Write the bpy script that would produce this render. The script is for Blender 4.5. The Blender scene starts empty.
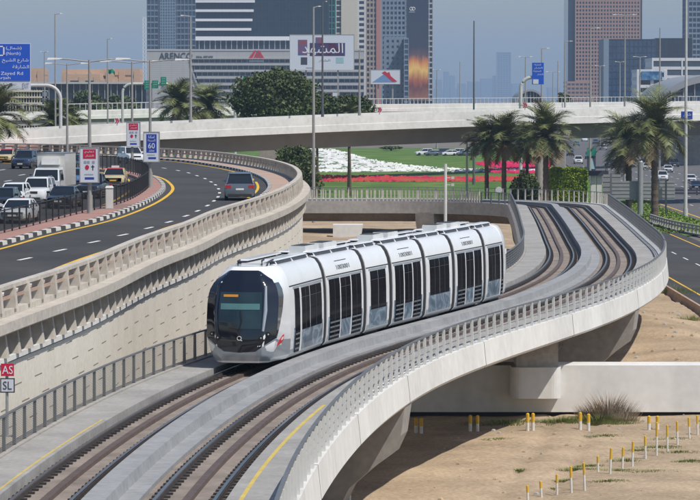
import bpy, math, random
import numpy as np
R = math.radians
rng = random.Random(7)
# ------------------------------------------------------------------ camera, sky, sun, exposure
scene = bpy.context.scene
F = 3440.0                      # focal length in pixels of a 700 px wide frame
PITCH = math.atan(153 / F)
CP, SP = math.cos(PITCH), math.sin(PITCH)
CZ = 15.0                       # camera height over the sand, metres
cam_d = bpy.data.cameras.new('camera')
cam_d.sensor_width = 36.0
cam_d.lens = F / 700 * 36.0
cam_d.clip_start = 1.0
cam_d.clip_end = 30000.0
cam = bpy.data.objects.new('camera', cam_d)
scene.collection.objects.link(cam)
cam.location = (0, 0, CZ)
cam.rotation_euler = (R(90) - PITCH, 0, 0)
scene.camera = cam

SUN_TO = np.array([0.52, -0.40, 1.0])            # towards the sun
SUN_TO = SUN_TO / np.linalg.norm(SUN_TO)
SUN_EL = math.asin(SUN_TO[2])
SUN_AZ = math.atan2(SUN_TO[0], SUN_TO[1])        # clockwise from +Y
world = bpy.data.worlds.new('World')
scene.world = world
world.use_nodes = True
wn = world.node_tree.nodes
wl = world.node_tree.links
wn.clear()
sky = wn.new('ShaderNodeTexSky')
sky.sky_type = 'NISHITA'
sky.sun_disc = False
sky.sun_elevation = SUN_EL
sky.sun_rotation = SUN_AZ
sky.altitude = 0
sky.air_density = 1.1
sky.dust_density = 1.0
sky.ozone_density = 4.0
bg = wn.new('ShaderNodeBackground')
bg.inputs['Strength'].default_value = 0.104
wo = wn.new('ShaderNodeOutputWorld')
wl.new(sky.outputs[0], bg.inputs['Color'])
wl.new(bg.outputs[0], wo.inputs['Surface'])
sun_d = bpy.data.lights.new('sun', 'SUN')
sun_d.energy = 4.35
sun_d.angle = R(0.55)
sun_d.color = (1.0, 0.945, 0.86)
sun = bpy.data.objects.new('sun', sun_d)
scene.collection.objects.link(sun)
sun.rotation_euler = (math.acos(SUN_TO[2]), 0, math.atan2(SUN_TO[0], -SUN_TO[1]))
scene.view_settings.view_transform = 'Standard'
scene.view_settings.look = 'None'
scene.view_settings.exposure = 0.0
scene.view_settings.gamma = 1.0
scene.render.engine = 'CYCLES'
scene.cycles.use_denoising = True
scene.cycles.max_bounces = 6
scene.cycles.volume_bounces = 0
scene.cycles.transparent_max_bounces = 8
HAZE_DENSITY = 0.0001
HAZE_COLOR = (0.52, 0.71, 1.0, 1)

# ------------------------------------------------------------------ measuring helpers
def ray(px, py):
    a = (px - 350) / F
    b = (250 - py) / F
    return np.array([a, CP + b * SP, -SP + b * CP])
def P(px, py, z=0.0):                             # the point of height z on a sight line
    d = ray(px, py)
    t = (z - CZ) / d[2]
    return np.array([d[0] * t, d[1] * t, z])
def S(px, py, Y):                                 # the point at distance Y on a sight line
    d = ray(px, py)
    t = Y / d[1]
    return np.array([d[0] * t, Y, CZ + d[2] * t])
def zroad(Y):                                     # height of the ramp road
    return min(9.25, max(7.7, 8.2 + 0.0082 * (Y - 108)))
def PR(px, py, dz=0.0):                           # point on the ramp road
    z = 8.7
    for _ in range(12):
        p = P(px, py, z + dz)
        z = zroad(p[1])
    return P(px, py, z + dz)
def spline(pts, step=0.5, sig=4.0):
    pts = np.array(pts, float)
    d = np.r_[0, np.cumsum(np.hypot(*np.diff(pts[:, :2], axis=0).T))]
    n = int(d[-1] / step) + 1
    s = np.linspace(0, d[-1], n)
    t = np.gradient(pts, d, axis=0)
    i = np.clip(np.searchsorted(d, s, side='right') - 1, 0, len(d) - 2)
    h = (d[i + 1] - d[i])[:, None]
    u = ((s - d[i]) / (d[i + 1] - d[i]))[:, None]
    r = (2*u**3 - 3*u**2 + 1) * pts[i] + (u**3 - 2*u**2 + u) * h * t[i] + (-2*u**3 + 3*u**2) * pts[i+1] + (u**3 - u**2) * h * t[i+1]
    if sig:
        k = int(3 * sig / step)
        w = np.exp(-.5 * (np.arange(-k, k + 1) * step / sig) ** 2)
        w /= w.sum()
        e0 = r[0] - (r[1] - r[0]) * np.arange(k, 0, -1)[:, None]
        e1 = r[-1] + (r[-1] - r[-2]) * np.arange(1, k + 1)[:, None]
        q = np.vstack([e0, r, e1])
        r = np.stack([np.convolve(q[:, j], w, 'valid') for j in range(r.shape[1])], 1)
    return r
class Path:
    def __init__(self, xy):
        self.c = np.array(xy, float)
        g = np.gradient(self.c, axis=0)
        g = g / np.hypot(*g.T)[:, None]
        self.n = np.stack([g[:, 1], -g[:, 0]], 1)  # right-hand side
        self.t = g
        self.s = np.r_[0, np.cumsum(np.hypot(*np.diff(self.c, axis=0).T))]
        self.L = self.s[-1]
    def at(self, s, off=0.0):
        s = np.clip(s, 0, self.L)
        f = lambda a: np.array([np.interp(s, self.s, a[:, 0]), np.interp(s, self.s, a[:, 1])])
        return f(self.c) + off * f(self.n)
    def tan(self, s):
        v = np.array([np.interp(s, self.s, self.t[:, 0]), np.interp(s, self.s, self.t[:, 1])])
        return v / np.hypot(*v)
    def sY(self, Y):                              # first arc length where the path reaches Y
        k = int(np.argmax(self.c[:, 1] >= Y))
        return self.s[k]

# ------------------------------------------------------------------ objects
COL = scene.collection
class MB:
    def __init__(self):
        self.v, self.f, self.m, self.uv = [], [], [], []
    def add(self, vs, fs, mi=0, uvs=None):
        b = len(self.v)
        self.v += [tuple(map(float, p)) for p in vs]
        for k, f in enumerate(fs):
            self.f.append(tuple(b + i for i in f))
            self.m.append(mi)
            self.uv.append(uvs[k] if uvs else None)
        return self
    def hexa(self, p, mi=0):                      # p: bottom 4 (counter-clockwise seen from above), top 4
        return self.add(p, [(3, 2, 1, 0), (4, 5, 6, 7), (0, 1, 5, 4), (1, 2, 6, 5), (2, 3, 7, 6), (3, 0, 4, 7)], mi)
    def box(self, x0, x1, y0, y1, z0, z1, mi=0):
        return self.hexa([(x0, y0, z0), (x1, y0, z0), (x1, y1, z0), (x0, y1, z0), (x0, y0, z1), (x1, y0, z1), (x1, y1, z1), (x0, y1, z1)], mi)
    def obox(self, c, t, n, l, w, z0, z1, mi=0):   # box of length l along t and width w along n about c
        c, t, n = np.array(c[:2]), np.array(t), np.array(n)
        q = [c - t*l/2 + n*w/2, c + t*l/2 + n*w/2, c + t*l/2 - n*w/2, c - t*l/2 - n*w/2]
        if np.cross(q[1] - q[0], q[2] - q[0]) < 0:
            q = q[::-1]
        return self.hexa([(a[0], a[1], z0) for a in q] + [(a[0], a[1], z1) for a in q], mi)
    def tube(self, pts, r, n=8, mi=0):
        pts = [np.array(p, float) for p in pts]
        rs = r if isinstance(r, (list, tuple)) else [r] * len(pts)
        vs = []
        for k, p in enumerate(pts):
            d = (pts[min(k + 1, len(pts) - 1)] - pts[max(k - 1, 0)])
            d = d / (np.linalg.norm(d) + 1e-9)
            a = np.cross(d, (0, 0, 1.0) if abs(d[2]) < .9 else (1.0, 0, 0))
            a /= np.linalg.norm(a)
            b = np.cross(d, a)
            for j in range(n):
                th = 2 * math.pi * j / n
                vs.append(p + rs[k] * (a * math.cos(th) + b * math.sin(th)))
        fs = []
        for k in range(len(pts) - 1):
            for j in range(n):
                fs.append((k*n + j, k*n + (j+1) % n, (k+1)*n + (j+1) % n, (k+1)*n + j))
        fs.append(tuple(range(n))[::-1])
        fs.append(tuple((len(pts)-1)*n + j for j in range(n)))
        return self.add(vs, fs, mi)
    def cyl(self, c, r, z0, z1, n=16, mi=0):
        return self.tube([(c[0], c[1], z0), (c[0], c[1], z1)], r, n, mi)
    def loft(self, rows, closed=True, caps=True, mi=0, uv=False):
        n = len(rows[0])
        vs = [p for r_ in rows for p in r_]
        fs, us = [], []
        U = V = None
        if uv:
            U = [0.0]
            for k in range(1, len(rows)):
                U.append(U[-1] + float(np.linalg.norm(np.array(rows[k][0]) - np.array(rows[k-1][0]))))
            V = [0.0]
            for j in range(1, n + 1):
                V.append(V[-1] + float(np.linalg.norm(np.array(rows[0][j % n]) - np.array(rows[0][j-1]))))
        for k in range(len(rows) - 1):
            for j in range(n if closed else n - 1):
                j2 = (j + 1) % n
                fs.append((k*n + j, (k+1)*n + j, (k+1)*n + j2, k*n + j2))
                us.append([(U[k], V[j]), (U[k+1], V[j]), (U[k+1], V[j+1]), (U[k], V[j+1])] if uv else None)
        if closed and caps:
            fs.append(tuple(range(n)))
            fs.append(tuple((len(rows)-1)*n + j for j in range(n))[::-1])
            us += [None, None]
        return self.add(vs, fs, mi, us)
    def sweep(self, path, s0, s1, prof, step=2.0, zf=None, mi=0, uv=False):
        k = max(1, int(math.ceil((s1 - s0) / step)))
        rows = []
        for s in np.linspace(s0, s1, k + 1):
            row = []
            for off, z in prof:
                q = path.at(s, off)
                row.append((q[0], q[1], z + (zf(q[1]) if zf else 0)))
            rows.append(row)
        return self.loft(rows, True, True, mi, uv)
    def prism(self, poly, y0, y1, mi=0):           # outline in the XZ plane pushed from y0 to y1
        return self.loft([[(x, y0, z) for x, z in poly], [(x, y1, z) for x, z in poly]], mi=mi)
    def sheet(self, poly, mi=0):
        return self.add(poly, [tuple(range(len(poly)))], mi)
    def build(self, name, mats, parent=None, smooth=False, org=None):
        me = bpy.data.meshes.new(name)
        o3 = np.zeros(3)
        if parent is not None and org is None:
            q = parent
            while q is not None:
                o3 = o3 + np.array(q.location)
                q = q.parent
        elif org is not None:
            o3 = np.array(org, float)
        me.from_pydata([(a - o3[0], b - o3[1], c - o3[2]) for a, b, c in self.v], [], self.f)
        for m in (mats if isinstance(mats, (list, tuple)) else [mats]):
            me.materials.append(m)
        me.polygons.foreach_set('material_index', self.m)
        if any(u for u in self.uv):
            ul = me.uv_layers.new(name='UVMap')
            for p, u in zip(me.polygons, self.uv):
                if u:
                    for li, q in zip(p.loop_indices, u):
                        ul.data[li].uv = q
        if smooth:
            me.polygons.foreach_set('use_smooth', [True] * len(me.polygons))
        me.update()
        import bmesh
        if not getattr(self, 'raw', False):
            bm = bmesh.new()
            bm.from_mesh(me)
            bmesh.ops.recalc_face_normals(bm, faces=bm.faces)
            bm.to_mesh(me)
            bm.free()
        if smooth and hasattr(me, 'set_sharp_from_angle'):
            me.set_sharp_from_angle(angle=R(38))
        o = bpy.data.objects.new(name, me)
        COL.objects.link(o)
        if parent is not None:
            o.parent = parent
        elif org is not None:
            o.location = o3
        return o
def tag(o, label=None, cat=None, group=None, kind=None):
    if label: o['label'] = label
    if cat: o['category'] = cat
    if group: o['group'] = group
    if kind: o['kind'] = kind
    return o
def thing(name, label, cat, loc=(0, 0, 0), group=None, rz=0.0):
    o = bpy.data.objects.new(name, None)
    o.empty_display_size = 0.3
    COL.objects.link(o)
    o.location = tuple(float(x) for x in loc)
    o.rotation_euler = (0, 0, rz)
    return tag(o, label, cat, group)
def copy_tree(o, parent=None):
    c = o.copy()
    COL.objects.link(c)
    c.parent = parent
    for ch in list(o.children):
        copy_tree(ch, c)
    return c
ORD = ['first', 'second', 'third', 'fourth', 'fifth', 'sixth', 'seventh', 'eighth', 'ninth', 'tenth', 'eleventh', 'twelfth', 'thirteenth', 'fourteenth', 'fifteenth']

# ------------------------------------------------------------------ materials
def mat(name, col, rough=0.6, metal=0.0, var=0.10, scale=1.5, bump=0.0, spec=0.5, fine=None, streak=0.0, coat=0.0, fmix=0.28):
    m = bpy.data.materials.new(name)
    m.use_nodes = True
    nt = m.node_tree
    b = nt.nodes['Principled BSDF']
    b.inputs['Roughness'].default_value = rough
    b.inputs['Metallic'].default_value = metal
    b.inputs['Specular IOR Level'].default_value = spec
    b.inputs['Coat Weight'].default_value = coat
    b.inputs['Coat Roughness'].default_value = 0.05
    tc = nt.nodes.new('ShaderNodeTexCoord')
    no = nt.nodes.new('ShaderNodeTexNoise')
    no.inputs['Scale'].default_value = scale
    no.inputs['Detail'].default_value = 6
    no.inputs['Roughness'].default_value = 0.65
    src = tc.outputs['Object']
    if streak:
        mp = nt.nodes.new('ShaderNodeMapping')
        mp.inputs['Scale'].default_value = (1, 1, streak)
        nt.links.new(src, mp.inputs[0])
        src = mp.outputs[0]
    nt.links.new(src, no.inputs['Vector'])
    cr = nt.nodes.new('ShaderNodeValToRGB')
    cr.color_ramp.elements[0].position = 0.3
    cr.color_ramp.elements[1].position = 0.7
    cr.color_ramp.elements[0].color = tuple(min(1, c * (1 - var)) for c in col) + (1,)
    cr.color_ramp.elements[1].color = tuple(min(1, c * (1 + var)) for c in col) + (1,)
    nt.links.new(no.outputs[0], cr.inputs[0])
    out = cr.outputs[0]
    if fine:
        n2 = nt.nodes.new('ShaderNodeTexNoise')
        n2.inputs['Scale'].default_value = fine
        n2.inputs['Detail'].default_value = 3
        nt.links.new(tc.outputs['Object'], n2.inputs['Vector'])
        mx = nt.nodes.new('ShaderNodeMix')
        mx.data_type = 'RGBA'
        mx.blend_type = 'OVERLAY'
        mx.inputs[0].default_value = fmix
        nt.links.new(out, mx.inputs[6])
        nt.links.new(n2.outputs[0], mx.inputs[7])
        out = mx.outputs[2]
    nt.links.new(out, b.inputs['Base Color'])
    if bump:
        bp = nt.nodes.new('ShaderNodeBump')
        bp.inputs['Strength'].default_value = bump
        bp.inputs['Distance'].default_value = 0.05
        nt.links.new(no.outputs[0], bp.inputs['Height'])
        nt.links.new(bp.outputs[0], b.inputs['Normal'])
    return m
def ramp_mat(name, stops, scale=1.0, rough=0.7, detail=6, stretch=(1, 1, 1), dist=0.0, spec=0.3):
    m = bpy.data.materials.new(name)
    m.use_nodes = True
    nt = m.node_tree
    b = nt.nodes['Principled BSDF']
    b.inputs['Roughness'].default_value = rough
    b.inputs['Specular IOR Level'].default_value = spec
    tc = nt.nodes.new('ShaderNodeTexCoord')
    mp = nt.nodes.new('ShaderNodeMapping')
    mp.inputs['Scale'].default_value = stretch
    no = nt.nodes.new('ShaderNodeTexNoise')
    no.inputs['Scale'].default_value = scale
    no.inputs['Detail'].default_value = detail
    no.inputs['Distortion'].default_value = dist
    cr = nt.nodes.new('ShaderNodeValToRGB')
    e = cr.color_ramp.elements
    e[0].position, e[0].color = stops[0][0], tuple(stops[0][1]) + (1,)
    e[1].position, e[1].color = stops[-1][0], tuple(stops[-1][1]) + (1,)
    for p_, c_ in stops[1:-1]:
        x = e.new(p_)
        x.color = tuple(c_) + (1,)
    nt.links.new(tc.outputs['Object'], mp.inputs[0])
    nt.links.new(mp.outputs[0], no.inputs['Vector'])
    nt.links.new(no.outputs[0], cr.inputs[0])
    nt.links.new(cr.outputs[0], b.inputs['Base Color'])
    return m
def uv_dash_mat(name, col, dash, row_h, period, length, thick, var=0.1):
    """plaster or panel wall whose UV rows carry short joint slots"""
    m = mat(name, col, 0.85, var=var, scale=0.5, fine=6, streak=0.35)
    nt = m.node_tree
    b = nt.nodes['Principled BSDF']
    base = b.inputs['Base Color'].links[0].from_socket
    uv = nt.nodes.new('ShaderNodeUVMap')
    sp = nt.nodes.new('ShaderNodeSeparateXYZ')
    nt.links.new(uv.outputs[0], sp.inputs[0])
    def M(op, a, c):
        x = nt.nodes.new('ShaderNodeMath')
        x.operation = op
        for k, q in enumerate((a, c)):
            if q is None:
                continue
            if hasattr(q, 'is_output'):
                nt.links.new(q, x.inputs[k])
            else:
                x.inputs[k].default_value = q
        return x.outputs[0]
    v = M('DIVIDE', sp.outputs[1], row_h)
    fr = M('FRACT', v, None)
    row = M('FLOOR', v, None)
    rowm = M('LESS_THAN', fr, thick / row_h)
    u = M('ADD', sp.outputs[0], M('MULTIPLY', row, period * 0.37))
    um = M('LESS_THAN', M('FRACT', M('DIVIDE', u, period), None), length / period)
    k = M('MULTIPLY', rowm, um)
    mx = nt.nodes.new('ShaderNodeMix')
    mx.data_type = 'RGBA'
    nt.links.new(k, mx.inputs[0])
    nt.links.new(base, mx.inputs[6])
    mx.inputs[7].default_value = dash + (1,)
    nt.links.new(mx.outputs[2], b.inputs['Base Color'])
    return m
def line_mat(name, col, line, sx, sz, mortar=0.03, rough=0.8, var=0.1):
    """panelled cladding: a brick grid on object coordinates, X by Z"""
    m = mat(name, col, rough, var=var, scale=0.3)
    nt = m.node_tree
    b = nt.nodes['Principled BSDF']
    base = b.inputs['Base Color'].links[0].from_socket
    tc = nt.nodes.new('ShaderNodeTexCoord')
    sp = nt.nodes.new('ShaderNodeSeparateXYZ')
    cb = nt.nodes.new('ShaderNodeCombineXYZ')
    ad = nt.nodes.new('ShaderNodeMath')
    nt.links.new(tc.outputs['Object'], sp.inputs[0])
    nt.links.new(sp.outputs[0], ad.inputs[0])
    nt.links.new(sp.outputs[1], ad.inputs[1])
    nt.links.new(ad.outputs[0], cb.inputs[0])
    nt.links.new(sp.outputs[2], cb.inputs[1])
    br = nt.nodes.new('ShaderNodeTexBrick')
    br.offset = 0.0
    br.inputs['Scale'].default_value = 1.0
    br.inputs['Brick Width'].default_value = sx
    br.inputs['Row Height'].default_value = sz
    br.inputs['Mortar Size'].default_value = mortar
    br.inputs['Mortar'].default_value = line + (1,)
    nt.links.new(cb.outputs[0], br.inputs['Vector'])
    nt.links.new(base, br.inputs['Color1'])
    nt.links.new(base, br.inputs['Color2'])
    nt.links.new(br.outputs[0], b.inputs['Base Color'])
    return m
M = {}
M['sand'] = mat('sand', (0.385, 0.295, 0.202), 0.95, var=0.30, scale=0.16, bump=0.6, fine=6.0, spec=0.1, fmix=0.5)
M['earth'] = mat('earth', (0.17, 0.155, 0.135), 0.95, var=0.15, scale=0.02, fine=0.3, spec=0.1)
M['asphalt'] = mat('asphalt', (0.055, 0.054, 0.054), 0.9, var=0.24, scale=0.12, fine=7, spec=0.3)
M['highway'] = mat('highway', (0.115, 0.112, 0.115), 0.85, var=0.14, scale=0.05, fine=2, spec=0.3)
M['paint'] = mat('white_paint', (0.72, 0.72, 0.70), 0.7, var=0.12, scale=2)
M['yellow'] = mat('yellow_paint', (0.70, 0.42, 0.03), 0.7, var=0.15, scale=1)
M['brick_path'] = line_mat('brick_path', (0.36, 0.20, 0.165), (0.24, 0.15, 0.12), 0.5, 0.5, 0.03)
M['pink_stone'] = mat('pink_stone', (0.42, 0.295, 0.23), 0.85, var=0.15, scale=0.8)
M['kerb_white'] = mat('kerb_white', (0.62, 0.60, 0.56), 0.8, var=0.1)
M['kerb_black'] = mat('kerb_black', (0.05, 0.05, 0.05), 0.8, var=0.2)
M['concrete'] = mat('viaduct_concrete', (0.60, 0.595, 0.575), 0.75, var=0.13, scale=0.5, fine=3, streak=0.3)
M['concrete_white'] = mat('white_concrete', (0.65, 0.64, 0.61), 0.75, var=0.12, scale=0.25, fine=2, streak=0.25)
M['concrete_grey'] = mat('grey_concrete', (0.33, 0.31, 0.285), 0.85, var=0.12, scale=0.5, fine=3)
M['concrete_warm'] = mat('warm_concrete', (0.47, 0.43, 0.375), 0.85, var=0.12, scale=0.5, fine=4)
M['slab'] = mat('track_slab', (0.235, 0.195, 0.165), 0.9, var=0.28, scale=0.6, fine=5)
M['walkway'] = mat('walkway', (0.31, 0.30, 0.285), 0.85, var=0.2, scale=0.5, fine=6)
M['median'] = mat('median', (0.275, 0.28, 0.285), 0.8, var=0.16, scale=0.4, fine=4)
M['rail'] = mat('rail_rubber', (0.036, 0.029, 0.026), 0.7, var=0.3, scale=3)
M['rail_rust'] = mat('rail_rust', (0.105, 0.075, 0.062), 0.6, var=0.25, scale=2)
M['steel'] = mat('polished_steel', (0.42, 0.36, 0.33), 0.28, metal=1.0, var=0.1)
M['post_metal'] = mat('galvanised', (0.36, 0.37, 0.37), 0.5, metal=0.4, var=0.1)
M['fence_grey'] = mat('fence_grey', (0.20, 0.205, 0.21), 0.5, metal=0.5, var=0.1)
M['fence_white'] = mat('fence_white', (0.62, 0.62, 0.59), 0.55, var=0.08, scale=2)
M['fence_dark'] = mat('fence_dark', (0.022, 0.024, 0.028), 0.45, var=0.2)
M['pole'] = mat('lamp_pole', (0.34, 0.33, 0.31), 0.55, metal=0.2, var=0.1)
M['pole_pale'] = mat('pale_pole', (0.55, 0.54, 0.52), 0.55, metal=0.1, var=0.1)
M['black'] = mat('black_plastic', (0.012, 0.012, 0.014), 0.4, var=0.1)
M['white'] = mat('white_gloss', (0.78, 0.79, 0.80), 0.25, var=0.03, coat=0.4)
M['wall_ramp'] = uv_dash_mat('ramp_wall', (0.66, 0.615, 0.53), (0.22, 0.19, 0.155), 0.62, 3.3, 1.2, 0.045, 0.06)
M['recess_shade_brown'] = mat('recess_shade_brown', (0.15, 0.105, 0.07), 0.9, var=0.15)  # brown put in the pockets to deepen the shade under the cornice
M['girder'] = mat('girder_concrete', (0.20, 0.20, 0.19), 0.85, var=0.12, scale=0.4)  # grey concrete, darkened to carry the shade below the deck wings
M['line_yellow'] = mat('safety_yellow', (0.55, 0.42, 0.10), 0.7, var=0.15)
M['plate'] = mat('plate', (0.7, 0.7, 0.68), 0.5)
M['tyre'] = mat('tyre', (0.015, 0.015, 0.016), 0.85)
M['rim'] = mat('rim', (0.45, 0.45, 0.47), 0.3, metal=0.9)
M['carglass'] = mat('car_glass', (0.012, 0.016, 0.02), 0.06, spec=0.9, var=0.05)
M['lamp_glass'] = mat('lamp_glass', (0.5, 0.52, 0.55), 0.15, var=0.05)
M['tail'] = mat('tail_light', (0.55, 0.01, 0.015), 0.25)
M['plasticdark'] = mat('dark_plastic', (0.03, 0.03, 0.033), 0.6)
def glass(name, col, rough=0.08, var=0.25, scale=0.15):
    return mat(name, col, rough, var=var, scale=scale, spec=0.7)
M['leaf'] = ramp_mat('leaf_dark', [(0.3, (0.030, 0.050, 0.014)), (0.7, (0.105, 0.135, 0.042))], 0.5, 0.6)
M['leaf_hedge'] = ramp_mat('leaf_hedge', [(0.3, (0.13, 0.21, 0.015)), (0.7, (0.30, 0.40, 0.03))], 0.7, 0.6)
M['leaf_ground'] = ramp_mat('leaf_ground', [(0.3, (0.09, 0.16, 0.02)), (0.7, (0.22, 0.29, 0.05))], 0.4, 0.7)
M['palm'] = ramp_mat('palm_frond', [(0.3, (0.075, 0.095, 0.028)), (0.7, (0.20, 0.215, 0.085))], 0.9, 0.55)
M['palm_dry'] = ramp_mat('palm_dry', [(0.3, (0.13, 0.10, 0.05)), (0.7, (0.28, 0.21, 0.11))], 0.9, 0.7)
M['bark'] = mat('bark', (0.115, 0.085, 0.06), 0.95, var=0.35, scale=3, bump=0.8)
M['dry_grass'] = ramp_mat('dry_grass', [(0.3, (0.24, 0.19, 0.13)), (0.7, (0.50, 0.40, 0.30))], 3, 0.8)
M['weed'] = ramp_mat('weed', [(0.3, (0.10, 0.14, 0.03)), (0.7, (0.24, 0.27, 0.09))], 3, 0.8)

def text_mb(body, w, h, depth=0.02, bold=0.0):
    """lettering as geometry, scaled to w by h, standing in the XZ plane and facing -Y"""
    c = bpy.data.curves.new('lettering', 'FONT')
    c.body = body
    c.extrude = 0.02
    c.offset = bold
    c.resolution_u = 3
    o = bpy.data.objects.new('lettering', c)
    COL.objects.link(o)
    dg = bpy.context.evaluated_depsgraph_get()
    dg.update()
    me = bpy.data.meshes.new_from_object(o.evaluated_get(dg))
    vs = np.array([v.co[:] for v in me.vertices])
    fs = [tuple(p.vertices) for p in me.polygons]
    bpy.data.objects.remove(o)
    bpy.data.curves.remove(c)
    bpy.data.meshes.remove(me)
    lo, hi = vs.min(0), vs.max(0)
    q = MB()
    sx = w / (hi[0] - lo[0])
    sz = h / (hi[1] - lo[1])
    q.add([((p[0] - lo[0]) * sx - w / 2, -(p[2] - lo[2]) / (hi[2] - lo[2] + 1e-9) * depth, (p[1] - lo[1]) * sz) for p in vs], fs)
    return q
def shift(mb, d, rz=0.0):
    c, s = math.cos(rz), math.sin(rz)
    mb.v = [(x * c - y * s + d[0], x * s + y * c + d[1], z + d[2]) for x, y, z in mb.v]
    return mb
def struct(name, mb, m, label=None, smooth=False, kind='structure'):
    o = mb.build(name, m, smooth=smooth)
    o['kind'] = kind
    if label: o['label'] = label
    return o
# ------------------------------------------------------------------ ground and roads
g = MB(); g.box(-9000, 9000, -400, 22000, -1.0, -0.10)
struct('ground', g, M['earth'])
# open sand lot around and under the viaduct
q = MB()
nx, ny = 110, 460
xs, ys = np.linspace(-14, 23.6, nx), np.linspace(70, 470, ny)
lr = np.random.RandomState(3)
fld = sum(lr.uniform(.3, 1) * np.sin(xs[None, :] * lr.uniform(-1.2, 1.2) + ys[:, None] * lr.uniform(-.5, .5) + lr.uniform(0, 6)) for _ in range(14))
z = 0.012 * fld
for cell, amp in ((9, .10), (4, .07), (1.8, .05), (.9, .03)):      # lumpy, trodden sand
    a_, b_ = int(400 / cell) + 3, int(37.6 / cell) + 3
    gr = lr.uniform(-1, 1, (a_, b_)); yy = (ys - 70) / cell; xx = (xs + 14) / cell
    y0_, x0_ = yy.astype(int), xx.astype(int); fy, fx_ = (yy - y0_)[:, None], (xx - x0_)[None, :]
    fy, fx_ = fy * fy * (3 - 2 * fy), fx_ * fx_ * (3 - 2 * fx_)
    A = lambda i, j: gr[np.ix_(y0_ + i, x0_ + j)]
    z = z + amp * (A(0, 0) * (1 - fy) * (1 - fx_) + A(1, 0) * fy * (1 - fx_) + A(0, 1) * (1 - fy) * fx_ + A(1, 1) * fy * fx_)
for cx_, w_ in ((7.0, .25), (8.9, .25)):                            # wheel ruts
    z = z - .13 * np.exp(-((xs[None, :] - cx_ - 3 * np.sin(ys[:, None] / 22)) / w_) ** 2)
z += .22
z += 1.0 * np.exp(-((xs[None, :] - 18.5) / 3.5) ** 2 - ((ys[:, None] - 214) / 16) ** 2)      # spoil heap below the corner
z += 0.5 * np.exp(-((xs[None, :] - 21) / 3) ** 2 - ((ys[:, None] - 190) / 10) ** 2)
z += 1.75 / (1 + np.exp(-(ys[:, None] - 262) / 7)) / (1 + np.exp((xs[None, :] - 11) / 1.2)) / (1 + np.exp((ys[:, None] - 366) / 3))
vs = [(x, y, z[j, i]) for j, y in enumerate(ys) for i, x in enumerate(xs)]
fs = [(j*nx+i, j*nx+i+1, (j+1)*nx+i+1, (j+1)*nx+i) for j in range(ny-1) for i in range(nx-1)]
q.add(vs, fs)
GZ = z.copy()
struct('sand_lot', q, M['sand'], smooth=True)
def ground_z(x, y):
    i = int(np.clip(round((x + 14) / 37.6 * (nx - 1)), 0, nx - 1)); j = int(np.clip(round((y - 70) / 400 * (ny - 1)), 0, ny - 1))
    return float(GZ[j, i])
# slip road to the right of the sand
q = MB(); q.sheet([(24.4, 60, .02), (36.3, 60, .02), (36.3, 420, .02), (31.5, 470, .02), (24.4, 470, .02)])
struct('slip_road', q, M['asphalt'])
q = MB()
q.box(26.42, 26.60, 60, 440, .021, .026); q.box(34.9, 35.08, 60, 376, .021, .026, 0)
for k in range(32):
    y0 = 96 + k * 11.6
    q.box(31.05, 31.2, y0, y0 + 4.5, .021, .026, 1)
struct('road_marking', q, [M['yellow'], M['paint']])
# main highway
q = MB(); q.sheet([(42, 380, .03), (80, 380, .03), (96, 700, .03), (118, 1500, .03), (70, 1500, .03), (46, 700, .03), (42, 520, .03)])
struct('highway', q, M['highway'])
q = MB()
q.box(43.3, 43.55, 380, 640, .034, .04, 1)
for k in range(5):
    for j in range(26):
        y0 = 390 + j * 14
        x0 = 47.2 + 3.75 * k + max(0, y0 - 520) * .014
        q.box(x0, x0 + .17, y0, y0 + 4.5, .034, .04, 0)
struct('lane_marking', q, [M['paint'], M['yellow']])
# lawn beyond the viaduct
q = MB(); q.sheet([(-40, 455, .0), (27.5, 455, .0), (42, 520, .0), (46, 700, .0), (52, 1010, .0), (-60, 1010, .0)])
M['lawn'] = ramp_mat('lawn', [(0.3, (0.045, 0.105, 0.014)), (0.52, (0.085, 0.16, 0.022)), (0.7, (0.15, 0.215, 0.045))], 0.11, 0.9, 9)
struct('lawn', q, M['lawn'])
q = MB(); q.sheet([(27.0, 372, .01), (36.6, 372, .01), (42.4, 380, .01), (43.0, 440, .01), (42.4, 512, .01), (28, 455, .01)])
struct('verge', q, M['lawn'])

# ------------------------------------------------------------------ ramp road on the left
ramp_px = [(0, 315), (36, 303), (70, 291.6), (112, 272), (145.6, 256.6), (179, 246), (208, 230.5), (247, 218), (275, 207), (288, 199), (296.5, 188), (292, 182), (276, 174.5), (250, 168.5), (234, 166), (200, 161.5), (161, 158.7), (110, 156.5), (60, 154)]
rp = [PR(*p)[:2] for p in ramp_px]
rp = [(-15.2, 50), (-13.2, 78)] + [tuple(p) for p in rp] + [(-40, 360), (-62, 378)]
RAMP = Path(spline(rp, 0.5, 5.0))
sR = lambda Y: RAMP.sY(Y)
q = MB()
rows = []
for s in np.linspace(0, RAMP.L, 140):
    p = RAMP.at(s)
    rows.append((p[0], p[1], zroad(p[1])))
vs, fs = [], []
for k, (x, y, zz) in enumerate(rows):
    vs += [(x, y, zz), (-130, y, zz)]
    if k: fs.append((2*k-2, 2*k, 2*k+1, 2*k-1))
q.add(vs, fs)
struct('ramp_road', q, M['asphalt'])
q = MB(); q.box(-140, -38, 378, 424, 8.2, 9.2); struct('verge', q, M['brick_path'])
zr = lambda Y: zroad(Y)
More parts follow.
